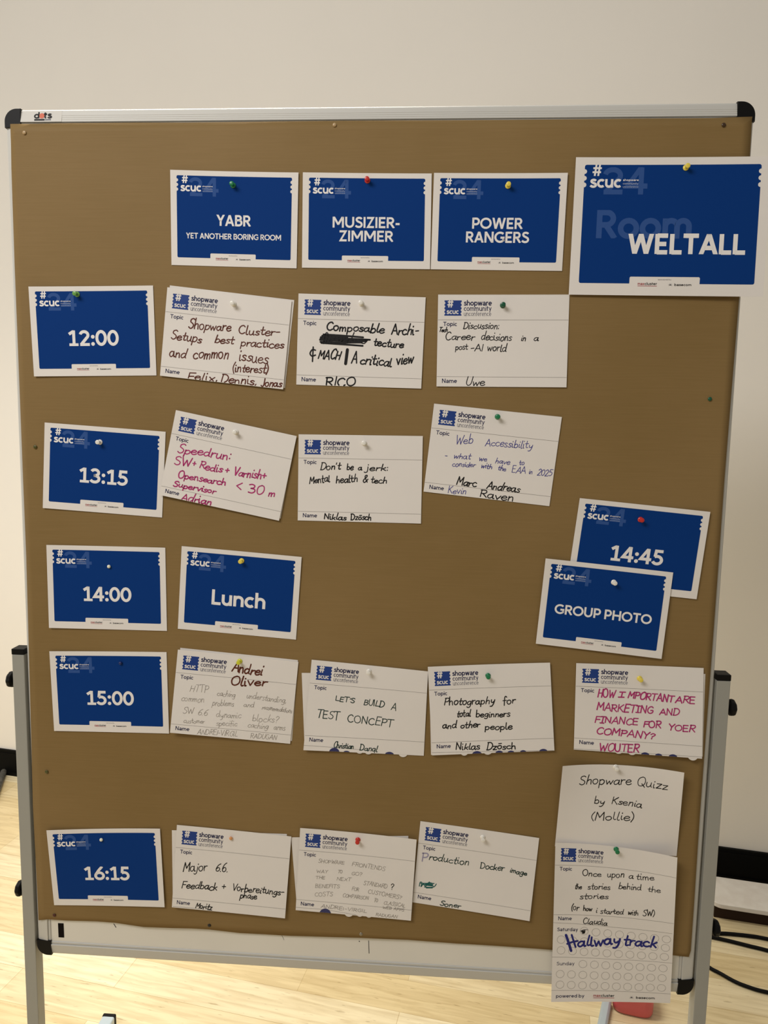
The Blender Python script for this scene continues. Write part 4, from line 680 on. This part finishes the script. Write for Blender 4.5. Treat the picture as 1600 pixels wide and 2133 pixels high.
KRAFT = [(-588.3, 1904.6), (-485.0, 1905.3), (-380.7, 1905.6), (-293.3, 1905.2), (-159.8, 1905.2), (25.5, 1905.2), (326.7, 1904.9), (531.9, 1904.6), (594.6, 1906.1), (594.2, 1901.6), (595.2, 1848.6), (594.1, 1636.1), (592.4, 1489.6), (591.0, 1345.1), (590.9, 1175.6), (590.4, 1055.3), (589.2, 766.5), (589.9, 607.3), (589.9, 516.9), (587.3, 504.8), (562.4, 505.9), (475.3, 504.8), (347.7, 503.8), (264.6, 503.9), (179.2, 503.9), (93.0, 506.3), (7.9, 505.0), (-125.4, 499.3), (-214.0, 499.3), (-271.1, 503.3), (-303.3, 503.6), (-339.3, 502.3), (-393.4, 500.7), (-447.7, 504.9), (-484.1, 505.1), (-539.0, 503.1), (-575.7, 503.6), (-593.3, 501.1), (-595.8, 723.2), (-593.8, 869.3), (-590.3, 1185.0), (-590.6, 1319.9), (-590.7, 1548.3), (-590.9, 1674.6), (-590.0, 1836.1)]

# ------------------------------------------------------------------ brown paper on the board
def cdt(outline, grid):
    n = len(outline)
    pts = [Vector(p) for p in outline]
    xs = [p[0] for p in outline]; ys = [p[1] for p in outline]
    gx, gy = grid
    inner = [Vector((min(xs) + (max(xs) - min(xs)) * (i + .5) / gx, min(ys) + (max(ys) - min(ys)) * (j + .5) / gy)) for i in range(gx) for j in range(gy)]
    r = delaunay_2d_cdt(pts + inner, [(i, (i + 1) % n) for i in range(n)], [], 1, 1e-5)
    return [(v.x, v.y) for v in r[0]], [tuple(f) for f in r[2]]
def dense(poly, step):
    out = []
    for (x0, y0), (x1, y1) in zip(poly, poly[1:] + poly[:1]):
        k = max(1, int(math.hypot(x1 - x0, y1 - y0) / step))
        out += [(x0 + (x1 - x0) * i / k, y0 + (y1 - y0) * i / k) for i in range(k)]
    return out
vs, fs = cdt(dense(KRAFT, 30), (40, 50))
def kraft_y(x, z):
    low = max(0.0, 1 - abs(z - 495) / 45.0)
    up = max(0.0, 1 - abs(z - 1903) / 14.0)
    side = max(0.0, 1 - (x + 590) / 10.0) + max(0.0, 1 - (592 - x) / 12.0)
    return -0.8 - low * (1.3 + 1.3 * math.sin(x * .017 + 1)) - up * (.7 + .7 * math.sin(x * .012 + 2.2)) - side * .4
m = MB()
m.add([(x / 1000, kraft_y(x, z) / 1000, z / 1000) for x, z in vs], fs)
kr = m.build('brown_paper', M['kraft'], None, (0, -.001, 1.2), smooth=False, normals=False)
kr.data.shade_smooth()
sd = kr.modifiers.new('thickness', 'SOLIDIFY'); sd.thickness = .0002; sd.offset = 0
tag(kr, 'large sheet of brown kraft paper pinned over the whole board', 'paper')

# ------------------------------------------------------------------ cards
class Card:
    def __init__(s, key):
        d = CARDS[key]
        s.key, s.w, s.h, s.d = key, d['w'], d['h'], d
        s.c = [Vector(p) for p in d['c']]
        s.at, s.ab = d['arch']
        s.org = sum(s.c, Vector()) / 4000
    def S(s, u, v, e=0.0):
        a, b = u / s.w, v / s.h
        p = (1 - a) * (1 - b) * s.c[0] + a * (1 - b) * s.c[1] + a * b * s.c[2] + (1 - a) * b * s.c[3]
        aa = min(1, max(0, a)); bb = min(1, max(0, b))
        y = p.y + 4 * aa * (1 - aa) * (s.at * (1 - bb) + s.ab * bb) - e
        return Vector((p.x, y, p.z)) / 1000
    def layer(s, e):
        m = MB()
        def add(P, faces, mi=0):
            m.add([s.S(x, y, e) for x, y in P], faces, mi)
        return m, add
    def put(s, m, name, mats, root):
        return m.build(name, mats, root, s.org, normals=False) if m.f else None
    def sheet(s, name, root, mt):
        nx, ny = 18, 12
        m = MB()
        v = [s.S(s.w * i / nx, s.h * j / ny, 0) for j in range(ny + 1) for i in range(nx + 1)]
        n = len(v)
        v += [s.S(s.w * i / nx, s.h * j / ny, -.28) for j in range(ny + 1) for i in range(nx + 1)]
        f = []
        W = nx + 1
        for j in range(ny):
            for i in range(nx):
                a = j * W + i
                f.append((a, a + W, a + W + 1, a + 1)); f.append((n + a, n + a + 1, n + a + W + 1, n + a + W))
        rim = [i for i in range(W)] + [j * W + nx for j in range(1, ny + 1)] + [ny * W + i for i in range(nx - 1, -1, -1)] + [j * W for j in range(ny - 1, 0, -1)]
        for a, b in zip(rim, rim[1:] + rim[:1]): f.append((a, b, n + b, n + a))
        m.add(v, f)
        if root is None:
            o = m.build(name, mt, None, s.org)
        else:
            o = m.build(name, mt, root, s.org)
        o.data.shade_smooth(); 
        try: o.data.set_sharp_from_angle(angle=math.radians(40))
        except Exception: pass
        return o

def arc(cx, cy, r, a0, a1, n=7):
    return [(cx + r * math.cos(math.radians(a0 + (a1 - a0) * i / n)), cy + r * math.sin(math.radians(a0 + (a1 - a0) * i / n))) for i in range(n + 1)]
def scallop(x, ys, r, side):
    out = []
    for y in ys:
        out += arc(x, y, r, -90, 90, 7) if side > 0 else arc(x, y, r, 90, 270, 7)
    return out
def panel_outline():
    o = arc(12.5, 10.2, 2.2, 180, 270, 4) + arc(197.5, 10.2, 2.2, 270, 360, 4)
    for y in (15.2, 22.3, 29.4):
        o += arc(199.7, y, 2.6, -90, -270, 7)
    o += arc(197.7, 133.5, 2, 0, 90, 4)
    o += arc(143, 133.9, 1.6, 90, 180, 3)[0:0] + [(141.5, 135.5)] + arc(140, 129.6, 1.6, 0, -90, 4) + arc(67.2, 129.6, 1.6, 270, 180, 4) + [(65.6, 135.5)]
    o += arc(12.3, 133.5, 2, 90, 180, 4)
    for y in (29.4, 22.3, 15.2):
        o += arc(10.3, y, 2.6, 90, -90, 7)
    return o
def ticket_outline():
    o = [(10.6, 9.2), (38.2, 9.2)]
    for y in (13.4, 19.0, 24.6, 30.0): o += arc(38.2, y, 1.5, -90, -270, 5)
    o += [(38.2, 33.6), (10.6, 33.6)]
    for y in (30.0, 24.6, 19.0, 13.4): o += arc(10.6, y, 1.5, 90, -90, 5)
    return o
def sponsors(add, k, y0, ox=0.0):
    """the two small sponsor logos: material 0 black, 1 red, 2 grey"""
    lettering(add, 'sponsored by', 96.5 * k + ox, 131.6 * k + y0, 14.5 * k, 1.0 * k, 1.2, 0, True, 2)
    logo_pair(add, k, 74.8 * k + ox, 137 * k + y0, 110.2 * k + ox, 137.7 * k + y0)
def logo_pair(add, k, xm, ym, xb, yb):
    lettering(add, 'max', xm, ym, 7.2 * k, 2.1 * k, 1.7, 0, True, 1)
    lettering(add, 'cluster', xm + 7.6 * k, ym, 13.2 * k, 2.1 * k, 1.8, 0, True, 0)
    add([(xm, ym + .9 * k), (xm + 20.8 * k, ym + .9 * k), (xm + 20.8 * k, ym + 1.4 * k), (xm, ym + 1.4 * k)], [(0, 1, 2, 3)], 1)
    for a in (200, 245, 290, 335, 20, 160):
        c, s_ = math.cos(math.radians(a)), math.sin(math.radians(a))
        cx, cy = xb, yb - .9 * k
        L = 2.6 * k if a < 340 else 2.0 * k
        add([(cx - s_ * .25 * k, cy + c * .25 * k), (cx + c * L, cy + s_ * L), (cx + s_ * .25 * k, cy - c * .25 * k)], [(0, 1, 2)], 2 if a in (290, 335) else 0)
    lettering(add, 'basecom', xb + 4.3 * k, yb, 18.4 * k, 1.9 * k, 2.0, 0, True, 0)

def blue_card(key, name, label, cat, group, texts):
    c = Card(key)
    k = c.w / 210.0
    root = thing(name, c.org, label, cat, group)
    c.sheet('paper', root, M['paper'])
    vs, fs = cdt(dense([(x * k, y * k) for x, y in panel_outline()], 9 * k), (18, 12))
    m, add = c.layer(.16); add(vs, fs); c.put(m, 'blue_panel', M['blue'], root)
    m, add = c.layer(.24)
    lettering(add, '24', 31 * k, 39.5 * k, 48 * k, 29 * k, 1.9)
    c.put(m, 'watermark', M['watermark'], root)
    if key == 'welt':
        m, add = c.layer(.24); lettering(add, 'Room', 37, 122.5, 146, 43, 2.0)
        c.put(m, 'watermark', M['watermark'], root)
    m, add = c.layer(.34)
    lettering(add, '#', 19.2 * k, 19.9 * k, 9.2 * k, 12.2 * k, 1.6)
    lettering(add, 'scuc', 17 * k, 32.2 * k, 33.5 * k, 9.0 * k, 2.0, 0, True)
    for i, (t, y, wd) in enumerate((('shopware', 25.2, 17), ('community', 28.9, 16.8), ('unconference', 32.3, 17))):
        lettering(add, t, 52.6 * k, y * k, wd * k, 1.65 * k, 1.7 - .45 * i, 0, True, 0 if i == 0 else 1)
    c.put(m, 'logo_lettering', [M['white_ink'], M['pale_ink']], root)
    m, add = c.layer(.34)
    for t, x, y, wd, cap, bold in texts: lettering(add, t, x, y, wd, cap, bold)
    c.put(m, 'lettering', M['white_ink'], root)
    m, add = c.layer(.2); sponsors(add, k, 0); c.put(m, 'sponsor_lettering', [M['black_print'], M['red_print'], M['grey_print']], root)
    return root

def hline(add, pts, w):
    ribbon(add, [p for a, b in zip(pts, pts[1:]) for p in [(a[0] + (b[0] - a[0]) * i / 12, a[1] + (b[1] - a[1]) * i / 12) for i in range(12)]] + [pts[-1]], w)

def topic_card(key, name, label, cat, group):
    c = Card(key)
    d = c.d
    root = thing(name, c.org, label, cat, group)
    c.sheet('paper', root, M['paper'])
    if d['kind'] != 'note':
        m, add = c.layer(.14)
        hline(add, [(0.6, 40.3), (c.w - .6, 40.3)], .45); hline(add, [(0.6, 132), (c.w - .6, 132)], .45)
        for l in d.get('lines', []): hline(add, l, .45)
        for u, v in d.get('rings', []):
            p = arc(u, v, 6.9, 0, 360, 26); q = arc(u, v, 7.35, 0, 360, 26); n = len(p)
            add(p + q, [(i, i + 1, n + i + 1, n + i) for i in range(n - 1)])
        c.put(m, 'printed_lines', M['line'], root)
        vs, fs = cdt(ticket_outline(), (4, 4))
        m, add = c.layer(.14); add(vs, fs); c.put(m, 'ticket_logo', M['ticket'], root)
        m, add = c.layer(.26)
        lettering(add, '#', 15.4, 20.6, 9.0, 13.0, 1.6)
        lettering(add, 'scuc', 14.4, 30.9, 19.2, 5.7, 1.9, 0, True)
        c.put(m, 'ticket_lettering', M['paper'], root)
        m, add = c.layer(.16)
        lettering(add, 'shopware', 42, 17.4, 44.5, 6.1, 1.75, 0, True, 0)
        lettering(add, 'community', 42, 26.0, 44.3, 5.9, 1.2, 0, True, 0)
        lettering(add, 'unconference', 42, 34.2, 44.2, 5.6, .8, 0, True, 1)
        c.put(m, 'heading_text', [M['navy_print'], M['grey_print']], root)
        labels = [('Topic', 9.2, 50.2, 22, 6.8, 1.65, False), ('Name', 8.6, 142.1, 24.4, 6.9, 1.65, False)]
        if d['kind'] == 'long':
            labels += [('Saturday', 7.4, 162.6, 37.2, 6.6, 1.6, False), ('Sunday', 8, 227, 32, 6.6, 1.3, False), ('powered by', 8.3, 288.8, 50.6, 4.6, 1.6, True)]
        for s_, x, y, wd, cp, bo, lo in labels:
            m, add = c.layer(.16); lettering(add, s_, x, y, wd, cp, bo, 0, lo)
            c.put(m, 'field_label', M['navy_print'], root)
        if d['kind'] == 'long':
            m, add = c.layer(.16); logo_pair(add, 1.78, 75, 287.4, 142.5, 289.8)
            c.put(m, 'sponsor_lettering', [M['black_print'], M['red_print'], M['grey_print']], root)
    for n, u, v, r in d.get('dots', []):
        if n == 'navy':
            pts = [p for p in arc(u, v, r, 180, 360, 20) if p[1] < c.h - .3]
            if len(pts) < 3: continue
            pts = [(pts[0][0], c.h - .2)] + pts + [(pts[-1][0], c.h - .2)]
            m, add = c.layer(.2); add(pts, [tuple(range(len(pts)))])
            tag(c.put(m, 'dot_sticker', M['dot_navy'], root), 'navy voting dot')
        else:
            m, add = c.layer(-.5)
            pts = arc(u, v, r, 0, 360, 28)[:-1]
            add(pts, [tuple(range(28))])
            tag(c.put(m, 'dot_sticker', M['paper'], root), 'white paper dot')
    vmax = c.h - 1.0
    for ink, slant, L in d.get('ink', []):
        m, add = c.layer(.22)
        for t, u0, v0, u1, v1, cap, pen in L: handwrite(add, t, u0, v0, u1, v1, cap, pen, slant, vmax)
        c.put(m, 'handwriting', M['ink_' + ink], root)
    groups = {}
    for ink, pen, lines in d.get('scribble', []): groups.setdefault(ink, []).append((pen, lines))
    for ink, L in groups.items():
        m, add = c.layer(.24)
        for pen, lines in L:
            for l in lines: ribbon(add, smooth([tuple(p) for p in l], 8), pen)
        c.put(m, 'scribble', M['ink_' + ink], root)
    return root

def blank(key, label, group):
    o = Card(key).sheet('blank_card', None, M['paper'])
    return tag(o, label, 'card', group)

GR, GT, GW, GB = 'blue room cards along the top', 'blue time cards', 'white topic cards', 'cards tucked behind the topic cards'
blue_card('yabr', 'room_card', 'blue room card lettered YABR, yet another boring room, held by a green pin', 'card', GR,
          [('YABR', 76.5, 84.6, 56, 17.2, 1.9), ('YET ANOTHER BORING ROOM', 25.5, 105.4, 158, 8.9, 1.8)])
blue_card('musi', 'room_card', 'blue room card lettered MUSIZIER-ZIMMER under a red pin', 'card', GR,
          [('MUSIZIER-', 49.5, 84.6, 110, 16.9, 1.9), ('ZIMMER', 61, 105.8, 88, 16.9, 1.9)])
blue_card('power', 'room_card', 'blue two-line room card with yellow pin, between the MUSIZIER-ZIMMER and WELTALL cards', 'card', GR,
          [('POWER', 63.5, 84.6, 80, 16.9, 1.9), ('RANGERS', 54.5, 105.8, 100, 16.9, 1.9)])
blue_card('welt', 'room_sign', 'large blue sign lettered WELTALL overhanging the upper right edge of the board', 'sign', GR,
          [('WELTALL', 88, 146.0, 177, 30.5, 2.2)])
def time_card(key, t, label):
    return blue_card(key, 'time_card', label, 'card', GT, [(t, 62.5, 98.0, 85, 26, 1.9)])
time_card('t1200', '12:00', 'blue time card reading 12:00 with a light green pin')
time_card('t1315', '13:15', 'blue time card reading 13:15 with a white pin')
time_card('t1400', '14:00', 'blue time card reading 14:00 beside the Lunch card')
time_card('t1445', '14:45', 'tilted blue time card reading 14:45, partly covered by the group photo card')
time_card('t1500', '15:00', 'blue time card reading 15:00 with a dark pin spot')
time_card('t1615', '16:15', 'wavy blue time card reading 16:15 near the bottom left of the board')
blue_card('lunch', 'break_card', 'blue card lettered Lunch, pinned right of the 14:00 card', 'card', 'blue break cards', [('Lunch', 57, 98.5, 95, 27, 1.9)])
blue_card('group', 'break_card', 'tilted blue card lettered GROUP PHOTO, overlapping the 14:45 card', 'card', 'blue break cards', [('GROUP PHOTO', 25, 91.8, 160, 16.6, 1.9)])

blank('clusterb', 'white card peeking out behind the brown handwritten cluster setups card', GB)
blank('speedb', 'white card peeking out behind the pink Speedrun card', GB)
blank('httpb', 'white card peeking out behind the card with faint HTTP caching pencil writing', GB)
blank('testb', 'white card sticking out left of the LET\'S BUILD A TEST CONCEPT card', GB)
blank('photob', 'white card peeking out at the left edge of the Photography for total beginners card', GB)
blank('howb', 'white card peeking out right of the pink HOW IMPORTANT card', GB)
blank('majorb', 'white card peeking out behind the Major 6.6. feedback card', GB)
blank('frontb', 'white card sticking out left of the faint pencil FRONTENDS card', GB)
topic_card('cluster', 'topic_card', 'white topic card in brown marker about cluster setups and best practices', 'card', GW)
topic_card('compo', 'topic_card', 'white topic card Composable Architecture with a crossed-out black word', 'card', GW)
topic_card('disc', 'topic_card', 'white topic card Discussion: career decisions in a post-AI world', 'card', GW)
topic_card('speed', 'topic_card', 'strongly tilted white topic card with pink writing Speedrun', 'card', GW)
topic_card('jerk', 'topic_card', 'white topic card Don\'t be a jerk: mental health and tech', 'card', GW)
topic_card('web', 'topic_card', 'tilted white topic card Web Accessibility in blue pen', 'card', GW)
topic_card('http', 'topic_card', 'white topic card with faint pencil lines about HTTP caching and two brown names', 'card', GW)
topic_card('test', 'topic_card', 'white topic card LET\'S BUILD A TEST CONCEPT with navy dots at its lower edge', 'card', GW)
topic_card('photo', 'topic_card', 'white topic card Photography for total beginners and other people', 'card', GW)
topic_card('how', 'topic_card', 'white topic card in pink capitals HOW IMPORTANT ARE MARKETING AND FINANCE', 'card', GW)
topic_card('major', 'topic_card', 'white topic card Major 6.6. Feedback beside the 16:15 card', 'card', GW)
topic_card('front', 'topic_card', 'white topic card with faint pencil capitals under a red pin', 'card', GW)
topic_card('docker', 'topic_card', 'tilted white topic card Production image with a teal scribble', 'card', GW)
topic_card('quiz', 'quiz_note', 'plain white sheet with a handwritten Quizz notice, curling at its top corners', 'note', 'notes hanging at the lower right')
topic_card('once', 'voting_sheet', 'long unfolded white sheet Once upon a time with rows of circles and Hallway track', 'sheet', 'notes hanging at the lower right')

# ------------------------------------------------------------------ pins
PIN_WHERE = {'yabr': 'the YABR room card', 'musi': 'the MUSIZIER-ZIMMER card', 'power': 'the two-line room card left of the WELTALL sign', 'welt': 'the large WELTALL sign',
  't1200': 'the 12:00 card', 'cluster': 'the brown handwritten cluster card', 'compo': 'the Composable Architecture card', 'disc': 'the career decisions card', 't1315': 'the 13:15 card',
  'speed': 'the pink Speedrun card', 'jerk': 'the Don\'t be a jerk card', 'web': 'the Web Accessibility card', 't1400': 'the 14:00 card', 'lunch': 'the Lunch card', 't1445': 'the 14:45 card',
  'group': 'the GROUP PHOTO card', 't1500': 'the 15:00 card', 'http': 'the pencilled HTTP caching card', 'test': 'the TEST CONCEPT card', 'photo': 'the Photography card', 'how': 'the pink HOW IMPORTANT card',
  'quiz': 'the curled Quizz note', 'once': 'the long Once upon a time sheet', 't1615': 'the 16:15 card', 'major': 'the Major 6.6. card', 'front': 'the pencilled FRONTENDS card', 'docker': 'the card with the teal scribble'}
PAPER_WHERE = ['dark brown pin in the upper right corner of the brown paper', 'tan pin in the upper left corner of the brown paper', 'tan pin at the top middle of the brown paper',
  'dark green pin at the right edge of the brown paper below the WELTALL sign', 'olive pin at the left edge of the brown paper beside the 13:15 card', 'olive pin at the left edge of the brown paper above the 16:15 card',
  'maroon pin in the lower left corner of the brown paper', 'black pin at the lower edge of the brown paper below the Major 6.6. card', 'steel pin at the lower edge of the brown paper below the FRONTENDS card']
PCOL = {'lightgreen': 'light green', 'darkgreen': 'dark green', 'ball': 'small round white', 'navyball': 'small dark blue', 'lime': 'yellow green', 'orange': 'small orange'}
_pm = {}
def pin_mesh(kind):
    if kind not in _pm:
        m = MB()
        if kind == 'push':
            m.lathe([(.0006, .004), (.0006, 0), (.0030, -.0001), (.0042, -.0004), (.0045, -.0010), (.0040, -.0017), (.0026, -.0024), (.0021, -.0036), (.0021, -.0062), (.0026, -.0078), (.0036, -.0086), (.0039, -.0096), (.0036, -.0107), (.0026, -.0112), (.0010, -.0113)], 1, (0, 0, 0), 24)
        else:
            m.lathe([(.0005, .004), (.0005, 0)] + [(max(.0004, .0031 * math.sin(math.radians(a))), -.0024 + .0024 * math.cos(math.radians(a))) for a in range(12, 180, 14)] + [(.0003, -.0048)], 1, (0, 0, 0), 20)
        _pm[kind] = m
    return _pm[kind]
ip = 0
for key, colr, x, y, z in PINS:
    kind = 'ball' if key == 'paper' or 'ball' in colr or colr == 'orange' else 'push'
    o = pin_mesh(kind).build('push_pin', M['pin_' + colr], None, smooth=True)
    o.location = (x / 1000, y / 1000, z / 1000)
    if key == 'paper':
        lb = PAPER_WHERE[ip]; ip += 1
    else:
        lb = '%s %s through the top of %s' % (PCOL.get(colr, colr), 'push pin' if kind == 'push' else 'pin head', PIN_WHERE[key])
        if key == 'http': lb = 'yellow green push pin above the brown name on the pencilled HTTP caching card'
    tag(o, lb, 'pin', 'pins on the brown paper' if key == 'paper' else 'push pins holding the cards')
    if key == 'paper': o.scale = (1.05, .6, 1.05)

# sticker on the top rail
m = MB(); m.add([(-.5725, .0036, 1.9270), (-.5030, .0036, 1.9270), (-.5030, -.0002, 1.9085), (-.5725, -.0002, 1.9085), (-.5725, .0044, 1.9270), (-.5030, .0044, 1.9270), (-.5030, .0006, 1.9085), (-.5725, .0006, 1.9085)], [(0, 1, 2, 3), (7, 6, 5, 4), (0, 4, 5, 1), (1, 5, 6, 2), (2, 6, 7, 3), (3, 7, 4, 0)])
stk = m.build('maker_sticker', M['sticker'], rails['top'], BL)
m = MB()
def sadd(P, faces, mi=0): m.add([(x / 1000, -.0002 + (z / -1000 - 1.9085) * .0038 / .0185 - .00025, z / -1000) for x, z in P], faces, mi)
lettering(sadd, 'd', -549.3, -1914.2, 8.6, 10.3, 2.4)
lettering(sadd, 'ts', -533.2, -1914.2, 13.0, 7.6, 2.5, 0, True)
sadd(arc(-536.6, -1918.4, 4.5, 0, 360, 24)[:-1], [tuple(range(24))], 1)
sadd([(-549, -1913.2), (-531.5, -1913.2), (-531.5, -1910.3), (-549, -1910.3)], [(0, 1, 2, 3)], 0)
sadd([(-530.8, -1912.4), (-520.8, -1912.6), (-520.8, -1911.0), (-530.8, -1910.8)], [(0, 1, 2, 3)], 2)
m.build('lettering', [M['black_print'], M['orange'], M['grey_print']], stk, BL, normals=False)

# ------------------------------------------------------------------ things on the floor behind the board
for i, (pts, lb) in enumerate([
    ([(.86, .79), (.91, .775), (.954, .764), (1.0, .764), (1.052, .760), (1.10, .751), (1.25, .71), (1.5, .60)], 'black cable on the floor nearest the white board strip, right of the right post'),
    ([(.84, .775), (.89, .762), (.940, .747), (.988, .7335), (1.034, .718), (1.079, .7035), (1.25, .64), (1.5, .50)], 'middle black cable running right across the wooden floor'),
    ([(.86, .69), (.876, .65), (.8938, .6214), (.9114, .6057), (.938, .5794), (.967, .5622), (1.0086, .548), (1.15, .52), (1.4, .50)], 'black cable curving across the floor nearest the right post foot')]):
    m = MB(); m.tube([(x, y, .0052) for x, y in smooth(pts, 6)], .0050 if i < 2 else .0046)
    tag(m.build('floor_cable', M['cable'], None, (pts[3][0], pts[3][1], 0), smooth=True), lb, 'cable', 'black cables on the floor')
m = MB()
s0, s1, d0, d1, zb, zt = 2.649, 3.961, 0.095, 0.237, 0.041, 0.055
out = arc(s0 + .03, d1 - .03, .03, 180, 90, 8) + [(s1, d1), (s1, d0), (s0, d0)]
n = len(out)
m.add([wall_pt(s, d, zb) for s, d in out] + [wall_pt(s, d, zt) for s, d in out], [(i, (i + 1) % n, n + (i + 1) % n, n + i) for i in range(n)] + [tuple(range(n)), tuple(range(n, 2 * n))])
c = wall_pt(s0 + .5, .08, 0)
strip = thing('low_shelf', c, 'low white shelf board with a rounded corner standing along the black baseboard behind the cables', 'shelf')
m.build('shelf_board', M['white_box'], strip, c, bevel=.002)
v = wall_box(s0 + .012, s1, d0 + .005, d1 - .018, 0, zb)
v.build('shade_block', M['shade_block'], strip, c)  # dark block added to paint the shaded band under the board
# red tub and the pale bar under the hanging sheet
m = MB()
cx, cy = .6485, .481
def squircle(rx, ry, z, n=64):
    out = []
    for k in range(n):
        c_, s_ = math.cos(2 * math.pi * k / n), math.sin(2 * math.pi * k / n)
        out.append((math.copysign(abs(c_) ** .5, c_) * rx, math.copysign(abs(s_) ** .5, s_) * ry, z))
    return out
rings = [(.040, .030, .001), (.0455, .0355, .003), (.048, .038, .009), (.0486, .0386, .025), (.0490, .0390, .055), (.0515, .0415, .058), (.0515, .0415, .062), (.0475, .0375, .062), (.0465, .0365, .050), (.0440, .0340, .008), (.030, .022, .006)]
vv = [p for rx, ry, z in rings for p in squircle(rx, ry, z)]
n = 64
m.add(vv, [(i * n + k, i * n + (k + 1) % n, (i + 1) * n + (k + 1) % n, (i + 1) * n + k) for i in range(len(rings) - 1) for k in range(n)] + [tuple(range(n)), tuple(range((len(rings) - 1) * n, len(rings) * n))])
o = m.build('red_tub', M['red'], None, smooth=True); o.location = (cx, cy, 0); o.rotation_euler.z = math.radians(-12)
tag(o, 'small red glossy tub on the floor below the hanging long sheet', 'tub')
t = thing('metal_bar', (.56, .43, 0), 'pale blue grey metal bar on the floor left of the red tub', 'bar')
m = MB()
a, b = Vector((.529, .330, 0)), Vector((.587, .479, 0))
d = (b - a).normalized(); nrm = Vector((-d.y, d.x, 0)) * .0108
v = []
for p in (a, b):
    for s, z in ((-1, .001), (1, .001), (1, .018), (.6, .022), (-.6, .022), (-1, .018)):
        v.append(p + nrm * s + Vector((0, 0, z)))
m.add(v, [(i, (i + 1) % 6, 6 + (i + 1) % 6, 6 + i) for i in range(6)] + [tuple(range(6)), tuple(range(6, 12))])
m.build('tube', M['foot'], t, (.56, .43, 0), bevel=.001)
m = MB()
v = []
for p in (a - d * .006, a):
    for s, z in ((-1.05, 0), (1.05, 0), (1.05, .019), (.6, .023), (-.6, .023), (-1.05, .019)):
        v.append(p + nrm * s + Vector((0, 0, z)))
m.add(v, [(i, (i + 1) % 6, 6 + (i + 1) % 6, 6 + i) for i in range(6)] + [tuple(range(6)), tuple(range(6, 12))])
m.build('end_cap', M['black'], t, (.56, .43, 0))
# grey leg at the far left by the wall
m = MB()
m.tube([(-1.585, 1.487, .012), (-1.535, 1.372, .012), (-1.49, 1.27, .012)], .012, 10)
tag(m.build('metal_strut', M['dark_metal'], None, (-1.535, 1.372, 0), smooth=True), 'dark grey metal strut on the floor by the baseboard at the far left', 'strut')
